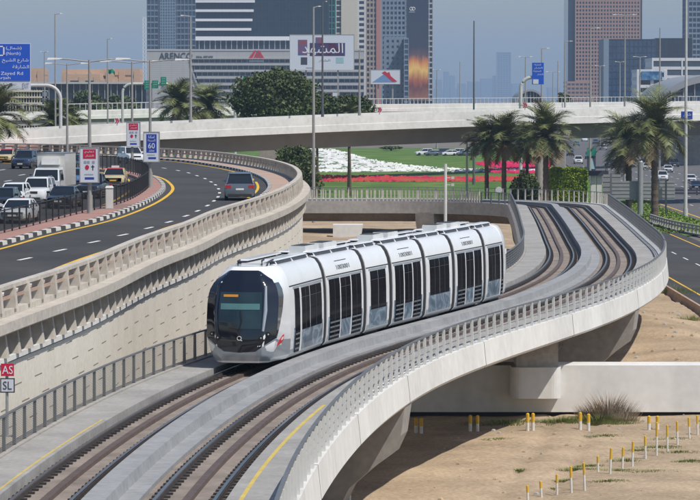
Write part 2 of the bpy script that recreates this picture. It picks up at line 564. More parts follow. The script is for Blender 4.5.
# footpath along the parapet
q = MB(); q.sweep(RAMP, 0, RAMP.L - 1, [(-.1, .0), (-.1, .13), (-1.55, .13), (-1.55, .0)], 3, zr)
struct('footpath', q, M['pink_stone'])
q = MB(); n = 0
s = 0.0
while s < RAMP.L - 2:
    q.sweep(RAMP, s, s + 1.2, [(-1.56, .0), (-1.56, .15), (-1.8, .15), (-1.8, .0)], 2, zr, mi=n % 2)
    s += 1.2; n += 1
struct('kerb', q, [M['kerb_white'], M['kerb_black']])
q = MB(); q.sweep(RAMP, 0, RAMP.L - 1, [(-2.35, .004), (-2.35, .009), (-2.52, .009), (-2.52, .004)], 3, zr)
struct('edge_line', q, M['yellow'])
# retaining wall with its bracketed cornice
s0, s1 = sR(62), RAMP.sY(330)
wall = thing('retaining_wall', 'long cream retaining wall with bracketed cornice carrying the curved ramp road', 'wall', (-12, 100, 0))
q = MB(); q.sweep(RAMP, s0, s1, [(.0, -9.2), (.45, -9.2), (.45, -1.4), (.0, -1.4)], 2.0, zr, uv=True)
q.build('wall_face', M['wall_ramp'], wall)
q = MB(); q.sweep(RAMP, s0, s1, [(-.05, -.42), (-.05, 0.02), (.92, 0.02), (.92, -.30), (.84, -.36), (.2, -.42)], 1.5, zr)
q.build('cornice', M['concrete_warm'], wall)
q = MB(); q.sweep(RAMP, s0, s1, [(.0, -1.32), (.0, -1.16), (.57, -1.16), (.57, -1.32)], 1.5, zr)
q.build('string_course', M['concrete_white'], wall)
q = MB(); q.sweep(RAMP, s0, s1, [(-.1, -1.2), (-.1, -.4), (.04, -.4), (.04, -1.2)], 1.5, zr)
q.build('recess', M['recess_shade_brown'], wall)
nb = 96
for k in range(nb):
    s = sR(82) + k * 1.9
    if s > s1 - 1: break
    q = MB()
    c = RAMP.at(s); t = RAMP.tan(s); nn = np.array([t[1], -t[0]]); zz = zroad(c[1])
    prof = [(.10, -.42), (.11, -.66), (.14, -.9), (.22, -1.16)]
    rows = []
    for hw, dz in prof:
        o1 = .70 - (.42 + dz) * .12
        rows.append([tuple(c - t*hw) + (zz+dz,), tuple(c + t*hw) + (zz+dz,), tuple(c + t*hw + nn*(o1 - .12)) + (zz+dz,), tuple(c - t*hw + nn*(o1 - .12)) + (zz+dz,)])
    q.loft(rows)
    q.build('bracket', M['concrete_warm'], wall)
def balustrade(sa, sb, label):
    t0 = RAMP.at((sa + sb) / 2)
    th = thing('balustrade', label, 'balustrade', (t0[0], t0[1], zroad(t0[1])), 'concrete balustrades of the ramp road')
    q = MB(); q.sweep(RAMP, sa, sb, [(.08, .0), (.08, .22), (.42, .22), (.42, .0)], 1.5, zr); q.build('plinth', M['concrete_warm'], th)
    q = MB(); q.sweep(RAMP, sa, sb, [(.10, .86), (.10, .98), (.40, .98), (.40, .86)], 1.5, zr); q.build('top_rail', M['concrete_warm'], th)
    q = MB(); q.sweep(RAMP, sa, sb, [(.20, .52), (.20, .63), (.30, .63), (.30, .52)], 1.5, zr); q.build('middle_rail', M['pink_stone'], th)
    n = int((sb - sa) / 2.2)
    for k in range(n + 1):
        s = sa + .3 + k * (sb - sa - .6) / n
        c = RAMP.at(s, .27); t = RAMP.tan(s); nn = np.array([t[1], -t[0]]); zz = zroad(c[1])
        q = MB()
        q.loft([[tuple(c + t*a*w + nn*b_*d) + (zz+h,) for a, b_ in ((-1, -1), (1, -1), (1, 1), (-1, 1))] for w, d, h in ((.15, .22, .2), (.15, .18, .6), (.11, .15, .90))])
        q.build('post', M['concrete_warm'], th)
sm = RAMP.sY(224)
balustrade(sR(76), sm, 'near concrete balustrade with splayed posts above the cream bracketed wall')
balustrade(sm + .3, RAMP.L - 3, 'far concrete balustrade curving left behind the silver car under the overpass')
# ramp lane dashes
dash = [(25, 259), (60, 250.4), (94, 242), (123, 235), (149, 228), (169, 222), (186, 216), (197.6, 211), (207.5, 205.7), (214, 201), (218, 197), (219.5, 193), (218.5, 189), (215.5, 185), (211, 182), (205, 178.7), (197, 175.8), (188.5, 173), (178, 170.7), (164, 168.3), (148, 166.5)]
dp = [PR(*p) for p in dash]
q = MB()
for k, p in enumerate(dp):
    a, b = dp[max(0, k-1)], dp[min(len(dp)-1, k+1)]
    t = (b - a)[:2]; t = t / np.hypot(*t)
    q.obox(p, t, (t[1], -t[0]), 2.3, .17, p[2] + .004, p[2] + .010)
for px, py in [(8, 181), (14, 186), (44, 171), (62, 172), (2, 170), (22, 175), (34, 165)]:
    p = PR(px, py); q.obox(p, (.05, 1), (1, -.05), 3.0, .17, p[2] + .004, p[2] + .010)
struct('lane_marking', q, M['paint'])
# island between the two carriageways
K = [(-150, 287), (-60, 261), (0, 246), (36, 235.6), (96, 222), (129, 211), (157.6, 196.7), (165, 189), (160, 181.5), (148, 176), (125, 171.5), (95, 168), (55, 164), (10, 161)]
Fl = [(-150, 274), (-60, 250.5), (0, 237), (45, 225.5), (89, 214), (111, 209), (142, 195.5), (149.5, 187.5), (147, 182), (138, 177), (118, 173), (90, 169.7), (50, 165.7), (10, 162.5)]
KP = Path(spline([PR(*p)[:2] for p in K], .5, 2.5)); FP = Path(spline([PR(*p)[:2] for p in Fl], .5, 2.5))
rows = []
for u in np.linspace(0, 1, 90):
    a = KP.at(u * KP.L, -.2); b = FP.at(u * FP.L, -.5)
    rows.append([(a[0], a[1], zroad(a[1])), (a[0], a[1], zroad(a[1]) + .14), (b[0], b[1], zroad(b[1]) + .14), (b[0], b[1], zroad(b[1]))])
q = MB(); q.loft(rows); struct('traffic_island', q, M['brick_path'])
q = MB(); s = 0.0; n = 0
while s < KP.L - 1.2:
    q.sweep(KP, s, s + 1.1, [(-.21, .0), (-.21, .17), (.05, .17), (.07, .0)], 1.2, zr, mi=n % 2); s += 1.1; n += 1
struct('kerb', q, [M['kerb_white'], M['kerb_black']])
q = MB(); q.sweep(KP, 0, KP.L - 1, [(.42, .004), (.42, .009), (.62, .009), (.62, .004)], 2, zr)
q.sweep(FP, 0, FP.L - 1, [(-1.2, .004), (-1.2, .009), (-1.02, .009), (-1.02, .004)], 2, zr)
struct('edge_line', q, M['yellow'])
def island_fence(sa, sb, label):
    c0 = FP.at((sa + sb) / 2)
    th = thing('pedestrian_fence', label, 'fence', (c0[0], c0[1], zroad(c0[1])), 'dark fences on the traffic island')
    zf = lambda Y: zroad(Y) + .14
    q = MB()
    for h in (.12, 1.02):
        q.sweep(FP, sa, sb, [(-.025, h), (-.025, h + .05), (.025, h + .05), (.025, h)], 1.5, zf)
    q.build('rail', M['fence_dark'], th)
    q = MB(); s = sa
    while s < sb:
        c = FP.at(s); t = FP.tan(s); zz = zf(c[1]); q.obox(c, t, (t[1], -t[0]), .012, .012, zz + .15, zz + 1.04); s += .16
    q.build('picket_infill', M['fence_dark'], th)
    n = int((sb - sa) / 1.8)
    for k in range(n + 1):
        s = sa + k * (sb - sa) / n; c = FP.at(s); t = FP.tan(s); zz = zf(c[1])
        q = MB(); q.obox(c, t, (t[1], -t[0]), .07, .07, zz, zz + 1.12); q.build('post', M['fence_dark'], th)
kk = int(np.argmax(FP.c[:, 1] > 227)); sf = FP.s[kk]
island_fence(6, sf, 'dark picket fence along the brick island beside the waiting cars')
island_fence(sf + .3, FP.L - 2, 'dark picket fence curving away behind the speed limit banner')

# ------------------------------------------------------------------ tram viaduct
tp = [(538, 206), (547, 220), (557, 240), (562, 252), (558, 263), (540, 277), (505, 292), (240, 369), (192, 391), (112, 439), (38, 497)]
tpts = [(-8.55, 30), (-8.4, 48), (-8.2, 66)] + [tuple(P(a, b, 5)[:2]) for a, b in tp][::-1]
cc = spline(tpts, .5, 4.0)
cc = cc[cc[:, 1] < 316]
e = cc[-1]; dv = cc[-1] - cc[-2]; th0 = math.atan2(dv[1], dv[0]); RT = 15.0
cen = e + RT * np.array([-math.sin(th0), math.cos(th0)])
tot = math.pi - th0 - .02
arc = [cen + RT * np.array([math.sin(th0 + a), -math.cos(th0 + a)]) for a in np.linspace(0, tot, int(RT * tot / .5))[1:]]
le = arc[-1]; ld = np.array([math.cos(th0 + tot), math.sin(th0 + tot)])
st = [le + ld * k for k in np.arange(.5, 24, .5)]
TR = Path(np.vstack([cc, arc, st]))
sT = lambda Y: TR.sY(Y)
S_ARC = sT(315.5); S_END = TR.L
LEFT, RIGHT = -2.75, 6.55
via = thing('tram_viaduct', 'pale concrete tram viaduct curving from the bottom left to the far crossing', 'viaduct', (-3, 120, 0))
q = MB(); q.sweep(TR, 0, S_END, [(LEFT + .3, 4.1), (LEFT + .3, 4.72), (RIGHT - .3, 4.72), (RIGHT - .3, 4.1), (4.5, 3.75), (4.0, 3.05), (-.4, 3.05), (-.9, 3.75)], 1.5)
q.build('deck', M['slab'], via)
for sa, sb, m in ((0, sT(214), 'concrete_white'), (sT(214), S_END, 'concrete')):
    q = MB(); q.sweep(TR, sa, sb, [(RIGHT - .45, 4.0), (RIGHT - .45, 5.06), (RIGHT + .02, 5.06), (RIGHT + .12, 4.12), (RIGHT + .02, 4.0)], 1.2)
    q.build('fascia', M[m], via)
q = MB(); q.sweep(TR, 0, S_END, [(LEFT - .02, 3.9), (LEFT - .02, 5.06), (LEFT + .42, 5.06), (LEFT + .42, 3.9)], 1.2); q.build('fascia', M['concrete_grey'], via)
q = MB(); q.sweep(TR, 0, S_END, [(LEFT + .43, 4.7), (LEFT + .43, 5.02), (-1.02, 5.02), (-1.02, 4.7)], 1.5); q.build('walkway', M['walkway'], via)
q = MB(); q.sweep(TR, 0, S_END, [(4.72, 4.7), (4.72, 5.0), (RIGHT - .46, 5.0), (RIGHT - .46, 4.7)], 1.5); q.build('walkway', M['walkway'], via)
q = MB(); q.sweep(TR, 0, S_END, [(1.25, 4.7), (1.25, 5.14), (1.85, 5.14), (1.9, 4.84), (2.42, 4.84), (2.42, 4.7)], 1.5); q.build('median_plinth', M['median'], via)
q = MB(); q.sweep(TR, 0, sT(112), [(5.04, 5.003), (5.04, 5.008), (5.15, 5.008), (5.15, 5.003)], 2); q.sweep(TR, 0, sT(106), [(-1.22, 5.023), (-1.22, 5.028), (-1.16, 5.028), (-1.16, 5.023)], 2)
q.build('safety_line', M['line_yellow'], via)
def pier_at(s, th):
    q = MB(); c = TR.at(s, 1.9); t = TR.tan(s); nn = np.array([t[1], -t[0]])
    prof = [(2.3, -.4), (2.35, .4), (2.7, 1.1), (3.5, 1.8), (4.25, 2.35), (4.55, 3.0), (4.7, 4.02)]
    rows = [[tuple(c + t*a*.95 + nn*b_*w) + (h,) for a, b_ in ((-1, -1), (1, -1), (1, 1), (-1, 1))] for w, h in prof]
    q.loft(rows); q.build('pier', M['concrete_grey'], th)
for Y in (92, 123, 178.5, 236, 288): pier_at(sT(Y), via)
pier_at(S_ARC + 18, via)
q = MB()
for Y in (93, 108, 123, 141, 159, 178.5, 196, 214):
    c = TR.at(sT(Y), RIGHT + .07); t = TR.tan(sT(Y)); nn = np.array([t[1], -t[0]])
    q.loft([[tuple(TR.at(sT(Y), o) + t * a) + (h,) for a, o in ((-.03, RIGHT - .2), (.03, RIGHT - .2), (.03, o1), (-.03, o1))] for h, o1 in ((4.0, RIGHT + .025), (4.12, RIGHT + .125), (5.065, RIGHT + .025))])
q.build('expansion_joint', M['rail'], via)
# relief chevrons on the third pier
pc = TR.at(sT(178.5), 1.9); pt = TR.tan(sT(178.5)); pn = np.array([pt[1], -pt[0]])
q = MB()
for k in range(4):
    b0 = pc - pt * .96 + pn * (-1.6 + k * .85)
    for sg in (1, -1):
        a = np.array([*(b0), 2.25]); b_ = np.array([*(b0 - pn * .55), 2.25 + sg * .62])
        q.add([tuple(a + [0, -.0, -.09]), tuple(a + [0, 0, .09]), tuple(b_ + [0, 0, .09]), tuple(b_ + [0, 0, -.09]),
               *[tuple(p - np.r_[pt * .05, 0]) for p in (a + [0, 0, -.09], a + [0, 0, .09], b_ + [0, 0, .09], b_ + [0, 0, -.09])]],
              [(0, 1, 2, 3), (4, 5, 6, 7), (0, 1, 5, 4), (1, 2, 6, 5), (2, 3, 7, 6), (3, 0, 4, 7)])
q.build('chevron_relief', M['concrete_grey'], via)
# crash wall with the bracketed pier
cw = thing('transfer_wall', 'long low white concrete wall crossing under the tram viaduct', 'wall', (8, 161, 0))
q = MB(); q.box(-14, 24, 160, 162.2, .32, 2.5); q.build('wall_face', M['concrete_white'], cw)
q = MB(); q.box(-14, 24, 160.5, 161.7, -.6, .33); q.build('plinth', M['black'], cw)  # no real plinth: black colour stands for the dark gap under the wall
xa, xb = S(512, 380, 158)[0], S(562, 380, 158)[0]
q = MB(); outl = [(xa, 160.1), (xa, 158.9)] + [(xa + .45 * (1 - math.cos(a)), 158.9 - .45 * math.sin(a)) for a in np.linspace(.2, 1.57, 6)] + [(xb - .45 * (1 - math.cos(a)), 158.9 - .45 * math.sin(a)) for a in np.linspace(1.57, .2, 6)] + [(xb, 158.9), (xb, 160.1)]
q.loft([[(x, y, h) for x, y in outl] for h in (1.08, 2.52)]); q.build('corbel', M['concrete_white'], cw)
q = MB(); q.box(xa + .25, xb - .12, 158.95, 162, 2.5, 4.3); q.build('column', M['concrete_warm'], cw)
fb = thing('footing_block', 'white concrete footing block on the sand under the far tram crossing', 'concrete block', (0, 322, 0))
a, b = S(333, 230, 322)[0], S(363, 230, 322)[0]
q = MB(); q.hexa([(a, 321.5, .5), (b - .4, 321.5, .5), (b - .4, 324.5, .5), (a, 324.5, .5), (a, 321.5, 3.05), (b, 321.5, 3.05), (b, 324.5, 3.05), (a, 324.5, 3.05)])
q.build('block', M['concrete_white'], fb)
# rails
def track(off, label):
    c0 = TR.at(sT(120), off)
    th = thing('tram_track', label, 'track', (c0[0], c0[1], 4.7), 'two tram tracks on the viaduct')
    for r in (-.76, .76):
        o = off + r
        q = MB(); q.sweep(TR, 0, S_END, [(o - .085, 4.70), (o - .065, 4.85), (o + .065, 4.85), (o + .085, 4.70)], 1.5); b_ = q.build('rail', M['rail'], th)
        q = MB(); q.sweep(TR, 0, S_END, [(o - .045, 4.85), (o - .045, 4.89), (o + .045, 4.89), (o + .045, 4.85)], 1.5); q.build('rail_head', M['steel'], b_)
    q = MB(); q.sweep(TR, 0, S_END, [(off - .12, 4.70), (off - .10, 4.83), (off + .10, 4.83), (off + .12, 4.70)], 1.5); q.build('conductor_rail', M['rail_rust'], th)
    q = MB(); s = .5
    while s < S_END - 1:
        t = TR.tan(s); nn = np.array([t[1], -t[0]])
        for r in (-.91, -.61, .61, .91):
            c = TR.at(s, off + r); q.obox(c, t, nn, .16, .17, 4.715, 4.775)
        s += .72
    o = q.build('rail_fastening', M['rail'], th); o['kind'] = 'stuff'
track(0, 'left tram track on which the tram stands')
track(3.6, 'right tram track, empty, beside the walkway with the yellow line')
def vfence(sa, sb, off, label, post_m, spacing, fin, rail_m, h=1.02, group='fences along the tram viaduct', wires=5, tilt=.0, thick=.11, wr=.012):
    c0 = TR.at((sa + sb) / 2, off)
    th = thing('viaduct_fence', label, 'fence', (c0[0], c0[1], 5.05), group)
    q = MB(); q.sweep(TR, sa, sb, [(off - .05, 5.05 + h), (off - .05, 5.1 + h), (off + .05, 5.1 + h), (off + .05, 5.05 + h)], 1.0); q.build('handrail', M[rail_m], th)
    if wires:
        q = MB()
        for k in range(wires):
            hh = 5.12 + h * (k + .3) / wires
            q.sweep(TR, sa, sb, [(off - wr, hh), (off - wr, hh + 2 * wr), (off + wr, hh + 2 * wr), (off + wr, hh)], 1.5)
        q.build('infill_wire', M['fence_grey'], th)
    n = max(1, int((sb - sa) / spacing))
    for k in range(n + 1):
        s = sa + k * (sb - sa) / n; t = TR.tan(s); nn = np.array([t[1], -t[0]]); c = TR.at(s, off)
        q = MB()
        q.loft([[tuple(c + t*a*thick/2 + nn*(b_*w + .04 * (1 if off > 0 else -1))) + (hh,) for a, b_ in ((-1, -1), (1, -1), (1, 1), (-1, 1))] for w, hh in ((fin, 5.04), (fin * .8, 5.06 + h))])
        q.build('post', M[post_m], th)
vfence(sT(66), sT(214), RIGHT - .12, 'white finned fence along the near outer edge of the tram viaduct', 'fence_white', 1.52, .065, 'fence_grey', 1.0, thick=.09, wires=4)
vfence(sT(214) + .5, S_ARC, RIGHT - .12, 'grey finned fence on the far straight beside the road sign backs', 'fence_grey', 1.5, .09, 'fence_grey', 1.05)
vfence(S_ARC + .3, min(S_END, S_ARC + 52), RIGHT - .12, 'pale barred fence round the far outside curve below the hedge', 'concrete_warm', .62, .05, 'fence_grey', 1.05, wires=0, thick=.13)
vfence(sT(66), sT(150), LEFT + .3, 'dark handrail fence along the left walkway beside the cream wall', 'fence_grey', 1.75, .05, 'fence_grey', 1.0, wires=20, thick=.09, wr=.006)
vfence(sT(150) + .4, S_ARC + 10, LEFT + .3, 'grey handrail fence on the inner edge behind the tram', 'fence_grey', 1.9, .06, 'fence_grey', 1.0, wires=7)
vfence(S_ARC + 10.4, S_END, LEFT + .3, 'pale barred fence along the cross viaduct in front of the lawn', 'concrete_warm', .43, .06, 'fence_grey', 1.05, wires=0, thick=.12)
# ------------------------------------------------------------------ the tram
RZ = 5.0
bY = [125.9, 134.8, 141.6, 146.4, 152.2, 157.1, 163.4, 169.3]
bs = [sT(y) for y in bY]
tram = thing('tram', 'long white seven section tram with dark glass cab coming round the viaduct', 'tram', (*TR.at(bs[3]), RZ))
PROF = [(1.16, .22), (1.27, .34), (1.31, .60), (1.335, 1.1), (1.33, 1.8), (1.31, 2.3), (1.27, 2.66), (1.21, 2.92), (1.10, 3.18), (.96, 3.36), (.80, 3.42)]
SXY, SZ = 1.03, 1.09
def hw(z):
    return float(np.interp(z, [p[1] for p in PROF], [p[0] for p in PROF]))
M['tram_white'] = mat('tram_white', (0.83, 0.835, 0.84), 0.22, var=0.05, scale=.6, coat=0.5)
M['tram_silver'] = mat('tram_silver', (0.40, 0.44, 0.48), 0.3, metal=0.35, var=0.08, scale=.8, coat=0.3)
M['tram_glass'] = mat('tram_glass', (0.008, 0.008, 0.011), 0.05, var=0.5, scale=.7, spec=0.04)
M['tram_black'] = mat('tram_black', (0.006, 0.008, 0.016), 0.07, var=0.2, spec=0.6, coat=0.6)
M['screen'] = ramp_mat('windscreen', [(0.3, (0.01, 0.02, 0.026)), (0.7, (0.025, 0.05, 0.055))], .8, .05, spec=.8)  # teal tone paints in the reflection of the cab interior
M['screen_band'] = mat('sun_band', (0.09, 0.20, 0.20), .12, var=.15)
M['bellows'] = mat('bellows', (0.02, 0.021, 0.023), .8, var=.2)
M['roof_deck'] = mat('roof_deck', (0.52, 0.54, 0.54), .6, var=.12, scale=1.2)
M['tram_glass'].node_tree.nodes['Principled BSDF'].inputs['IOR'].default_value = 1.14
M['door_reflection'] = mat('door_reflection', (0.13, 0.15, 0.17), .3, var=.1)  # reflections low in the door glass, painted as grey bars
M['louvre'] = mat('louvre', (0.05, 0.055, 0.065), .6, var=.3, scale=3)
M['livery'] = ramp_mat('livery_dunes', [(0.34, (0.05, 0.08, 0.12)), (0.46, (0.10, 0.16, 0.22)), (0.54, (0.25, 0.33, 0.40)), (0.60, (0.09, 0.14, 0.20)), (0.72, (0.16, 0.23, 0.30))], .55, .18, 2, (1, 1, 1.6), 1.2, .6)
M['orange_led'] = mat('orange_led', (0.6, 0.25, 0.02), .5)
M['logo_red'] = mat('logo_red', (0.55, 0.01, 0.03), .35)
M['text_grey'] = mat('text_grey', (0.16, 0.17, 0.19), .5)
M['text_dark'] = mat('text_dark', (0.04, 0.045, 0.06), .5)
class Mod:
    def __init__(self, s0, s1):
        self.a, self.b = TR.at(s0), TR.at(s1)
        self.L = float(np.hypot(*(self.b - self.a)))
        self.t = (self.b - self.a) / self.L
        self.n = np.array([self.t[1], -self.t[0]])
    def w(self, x, off, z):
        q = self.a + self.t * x + self.n * off * SXY
        return (q[0], q[1], RZ + z * SZ)
def section(inset=0.0):
    r = [(p[0] - inset, p[1]) for p in PROF]
    return r + [(-a, z) for a, z in r[::-1]]
def patch(m, x0, x1, z0, z1, side, proud=.008, th=.02, x0t=None, x1t=None):
    """a curved panel lying on the body side from x0 to x1 and z0 to z1 (x0t, x1t: ends at the top edge)"""
    q = MB()
    x0t = x0 if x0t is None else x0t
    x1t = x1 if x1t is None else x1t
    zs = sorted({z0, z1, *[p[1] for p in PROF if z0 < p[1] < z1]})
    rows = []
    for z in zs:
        u = (z - z0) / (z1 - z0)
        xa, xb = x0 + (x0t - x0) * u, x1 + (x1t - x1) * u
        h = hw(z)
        rows.append([m.w(xa, side * (h + proud), z), m.w(xb, side * (h + proud), z), m.w(xb, side * (h - th), z), m.w(xa, side * (h - th), z)])
    return q.loft(rows)
GAP = .34
for k in range(7):
    m = Mod(bs[k] + (GAP if k else 0), bs[k + 1] - (GAP if k < 6 else 0))
    L = m.L
    front, rear = k == 0, k == 6
    x_start = 2.7 if front else 0.0
    x_end = L - 1.5 if rear else L
    q = MB(); sec = section()
    q.loft([[m.w(x, o, z) for o, z in sec] for x in (x_start, x_end)])
    if rear:      # rounded tail
        rows = []
        for x, f, zf in ((L - 1.5, 1, 1), (L - .9, .985, .985), (L - .45, .95, .95), (L - .12, .86, .88), (L, .72, .8)):
            rows.append([m.w(x, o * f, .3 + (z - .22) * zf) for o, z in sec])
        q.loft(rows)
    body = q.build('car_body', M['tram_white'], tram, smooth=True)
    # skirts, roof equipment
    for sd in (1, -1):
        patch(m, x_start + .02, x_end - .02, .23, .52, sd, .003).build('skirt', M['tram_silver'], body)
        patch(m, x_start + .02, x_end - .02, 2.66, 2.70, sd, .007).build('seam', M['bellows'], body)
        x0, x1 = (x_start + .2, x_end - .05)
        ru = MB(); ru.hexa([m.w(x0 + .1, sd * .50, 3.40), m.w(x1 - .1, sd * .50, 3.40), m.w(x1 - .1, sd * .74, 3.40), m.w(x0 + .1, sd * .74, 3.40),
                            m.w(x0 + .1, sd * .50, 3.55), m.w(x1 - .1, sd * .50, 3.55), m.w(x1 - .1, sd * .66, 3.55), m.w(x0 + .1, sd * .66, 3.55)])
        ru.build('louvre', M['louvre'], body)
        cp = MB(); cp.hexa([m.w(x0, sd * .30, 3.545), m.w(x1, sd * .30, 3.545), m.w(x1, sd * .70, 3.545), m.w(x0, sd * .70, 3.545), m.w(x0 + .25, sd * .30, 3.59), m.w(x1 - .25, sd * .30, 3.59), m.w(x1 - .25, sd * .64, 3.59), m.w(x0 + .25, sd * .64, 3.59)])
        nr = max(2, int((x1 - x0) / 2.4))
        for j in range(nr + 1):
            xx = x0 + .16 + j * (x1 - x0 - .32) / nr
            cp.hexa([m.w(xx - .07, sd * .55, 3.38), m.w(xx + .07, sd * .55, 3.38), m.w(xx + .07, sd * .80, 3.38), m.w(xx - .07, sd * .80, 3.38), m.w(xx - .04, sd * .55, 3.56), m.w(xx + .04, sd * .55, 3.56), m.w(xx + .04, sd * .645, 3.56), m.w(xx - .04, sd * .645, 3.56)])
        cp.build('roof_fairing', M['tram_white'], body)
    q = MB(); q.hexa([m.w(x_start, -.5, 3.38), m.w(x_end, -.5, 3.38), m.w(x_end, .5, 3.38), m.w(x_start, .5, 3.38), m.w(x_start, -.5, 3.47), m.w(x_end, -.5, 3.47), m.w(x_end, .5, 3.47), m.w(x_start, .5, 3.47)])
    q.build('roof', M['roof_deck'], body)
    if k in (1, 3, 5):
        q = MB()
        for j in range(2):
            xa = .5 + j * (L / 2 - .1); xb = xa + L / 2 - .8
            q.hexa([m.w(xa, -.36, 3.46), m.w(xb, -.36, 3.46), m.w(xb, .34, 3.46), m.w(xa, .34, 3.46), m.w(xa + .08, -.34, 3.76), m.w(xb - .08, -.34, 3.76), m.w(xb - .08, .32, 3.76), m.w(xa + .08, .32, 3.76)])
            for i in range(5):
                xi = xa + .2 + i * (xb - xa - .5) / 5
                q.hexa([m.w(xi, -.28, 3.765), m.w(xi + .22, -.28, 3.765), m.w(xi + .22, .26, 3.765), m.w(xi, .26, 3.765), m.w(xi, -.28, 3.78), m.w(xi + .22, -.28, 3.78), m.w(xi + .22, .26, 3.78), m.w(xi, .26, 3.78)], 1)
        q.build('roof_unit', [M['roof_deck'], M['louvre']], body)
    # openings, each side: (kind, start, end)
    if front: lay = [('door', 3.55, 4.45), ('win', 4.75, 6.35), ('win', 6.5, L - .45)]
    elif rear: lay = [('win', .55, 2.1), ('win', 2.2, L - 2.35), ('door', L - 2.15, L - 1.55)]
    elif k in (1, 3, 5):
        a = (L - .8) / 3
        lay = [('door', .4, .4 + a - .1), ('mid', .4 + a + .05, .4 + 2 * a - .05), ('door', .4 + 2 * a + .1, L - .4)]
    else:
        a = (L - 1.3) / 2
        lay = [('win', .6, .6 + a), ('win', .6 + a + .08, L - .6)]
    lo = min(a for _, a, _ in lay) - .22; hi = max(b for _, _, b in lay) + .22
    for sd in (1, -1):
        patch(m, max(lo, x_start), min(hi, x_end), .40, 1.22, sd, .006).build('waist_panel', M['livery'], body)
        for kind, xa, xb in lay:
            if kind == 'door':
                d = patch(m, xa, xb, .36, 2.56, sd, .016).build('door', M['tram_glass'], body)
                if xb - xa > 1.2:
                    patch(m, (xa + xb) / 2 - .03, (xa + xb) / 2 + .03, .38, 2.55, sd, .022).build('door_seam', M['bellows'], d)
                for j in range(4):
                    patch(m, xa + .08, xb - .08, .45 + j * .17, .51 + j * .17, sd, .022).build('door_reflection', M['door_reflection'], d)
            else:
                z0 = 1.08 if kind == 'win' else 1.02
                w_ = patch(m, xa, xb, z0, 2.54, sd, .014).build('window', M['tram_glass'], body)
                if xb - xa > 1.3:
                    patch(m, (xa + xb) / 2 - .02, (xa + xb) / 2 + .02, z0 + .02, 2.52, sd, .02).build('mullion', M['louvre'], w_)
                patch(m, xa + .04, xb - .04, 2.2, 2.215, sd, .02).build('vent_line', M['louvre'], w_)
        # pillars between the openings
        for (k1, a1, b1), (k2, a2, b2) in zip(lay, lay[1:]):
            if 'door' in (k1, k2):
                patch(m, b1 + .005, a2 - .005, .36, 2.58, sd, .02).build('pillar', M['tram_white'], body)
        patch(m, max(lo, x_start), min(hi, x_end), 2.56, 2.64, sd, .01).build('header', M['tram_silver'], body)
    if k in (1, 3, 5):
        tm = text_mb('1003001', 2.2, .17, .012, .0)
        xc = L * .5; zc = 2.95; h = hw(zc)
        # lay the lettering on the sloping shoulder
        vs = []
        for x, y, z in tm.v:
            zz = 2.86 + z * .92; vs.append(m.w(xc - x * -1.0, (hw(zz) + .006 - y), zz))
        tm.v = vs; tm.build('fleet_number', M['text_grey'], body)
        q = patch(m, xc - 1.1, xc + .9, 3.15, 3.175, 1, .006); q.build('caption_line', M['text_dark'], body)
    if k < 6:
        m2 = Mod(bs[k + 1] + GAP, bs[k + 2] - GAP)
        q = MB(); s_ = section(.035)
        mid = TR.at(bs[k + 1])
        ra = [m.w(L - .02, o, z) for o, z in s_]; rb = [m2.w(.02, o, z) for o, z in s_]
        rm = [tuple((np.array(u) + np.array(v)) / 2) for u, v in zip([m.w(L, o * .97, z) for o, z in s_], [m2.w(0, o * .97, z) for o, z in s_])]
        q.loft([ra, rm, rb]); q.build('gangway', M['bellows'], tram)
    # bogies
    for xc in ([L * .62] if front or rear else ([L / 2] if k in (2, 4) else [])):
        q = MB(); q.hexa([m.w(xc - 1.1, -1.0, .02), m.w(xc + 1.1, -1.0, .02), m.w(xc + 1.1, 1.0, .02), m.w(xc - 1.1, 1.0, .02), m.w(xc - 1.1, -1.0, .4), m.w(xc + 1.1, -1.0, .4), m.w(xc + 1.1, 1.0, .4), m.w(xc - 1.1, 1.0, .4)])
        q.build('bogie', M['black'], tram)
    q = MB(); q.hexa([m.w(x_start, -.95, .14), m.w(x_end, -.95, .14), m.w(x_end, .95, .14), m.w(x_start, .95, .14), m.w(x_start, -.95, .3), m.w(x_end, -.95, .3), m.w(x_end, .95, .3), m.w(x_start, .95, .3)])
    q.build('underframe', M['black'], tram)
# cab nose
m = Mod(bs[0], bs[1] - GAP)
XB = 2.7
def fx(v, z):
    return float(np.interp(z, [.25, .45, .8, 1.1, 1.6, 2.2, 2.7, 3.05, 3.3, 3.45], [.20, .05, 0, .02, .10, .24, .40, .58, .86, 1.15])) + .10 * abs(v) + 1.0 * max(0.0, abs(v) - .70)
def fw(z):
    return float(np.interp(z, [.22, .5, .8, 1.1, 1.6, 2.2, 2.6, 2.9, 3.15, 3.42], [.94, 1.10, 1.20, 1.26, 1.29, 1.29, 1.26, 1.10, .90, .66]))
def fpt(v, z, proud=0.0):
    return m.w(fx(v, z) - proud, v * fw(z) * (1 + proud * .3 * abs(v)), z)
def side_pt(u, z, sd, proud=0.0):                 # u: 0 at the nose edge .. 1 at the first ring of the body
    x = fx(1, z) * (1 - u) + XB * u
    f = u * u * (3 - 2 * u) * .35 + u * .65
    return m.w(x, sd * (fw(z) * (1 - f) + hw(z) * f + proud), z)
zs = [.22, .34, .6, .8, 1.1, 1.35, 1.8, 2.3, 2.66, 2.92, 3.16, 3.34, 3.42]
vv = np.array([-1, -.9, -.8, -.72, -.68, -.5, -.25, 0, .25, .5, .68, .72, .8, .9, 1])
uu = np.linspace(0, 1, 7)[1:]
q = MB()
rows = []
for z in zs:
    rows.append([side_pt(u, z, -1) for u in uu[::-1]] + [fpt(v, z) for v in vv] + [side_pt(u, z, 1) for u in uu])
q.loft(rows, closed=False)
q.add(rows[-1], [tuple(range(len(rows[-1])))]); q.add(rows[0], [tuple(range(len(rows[0])))[::-1]])
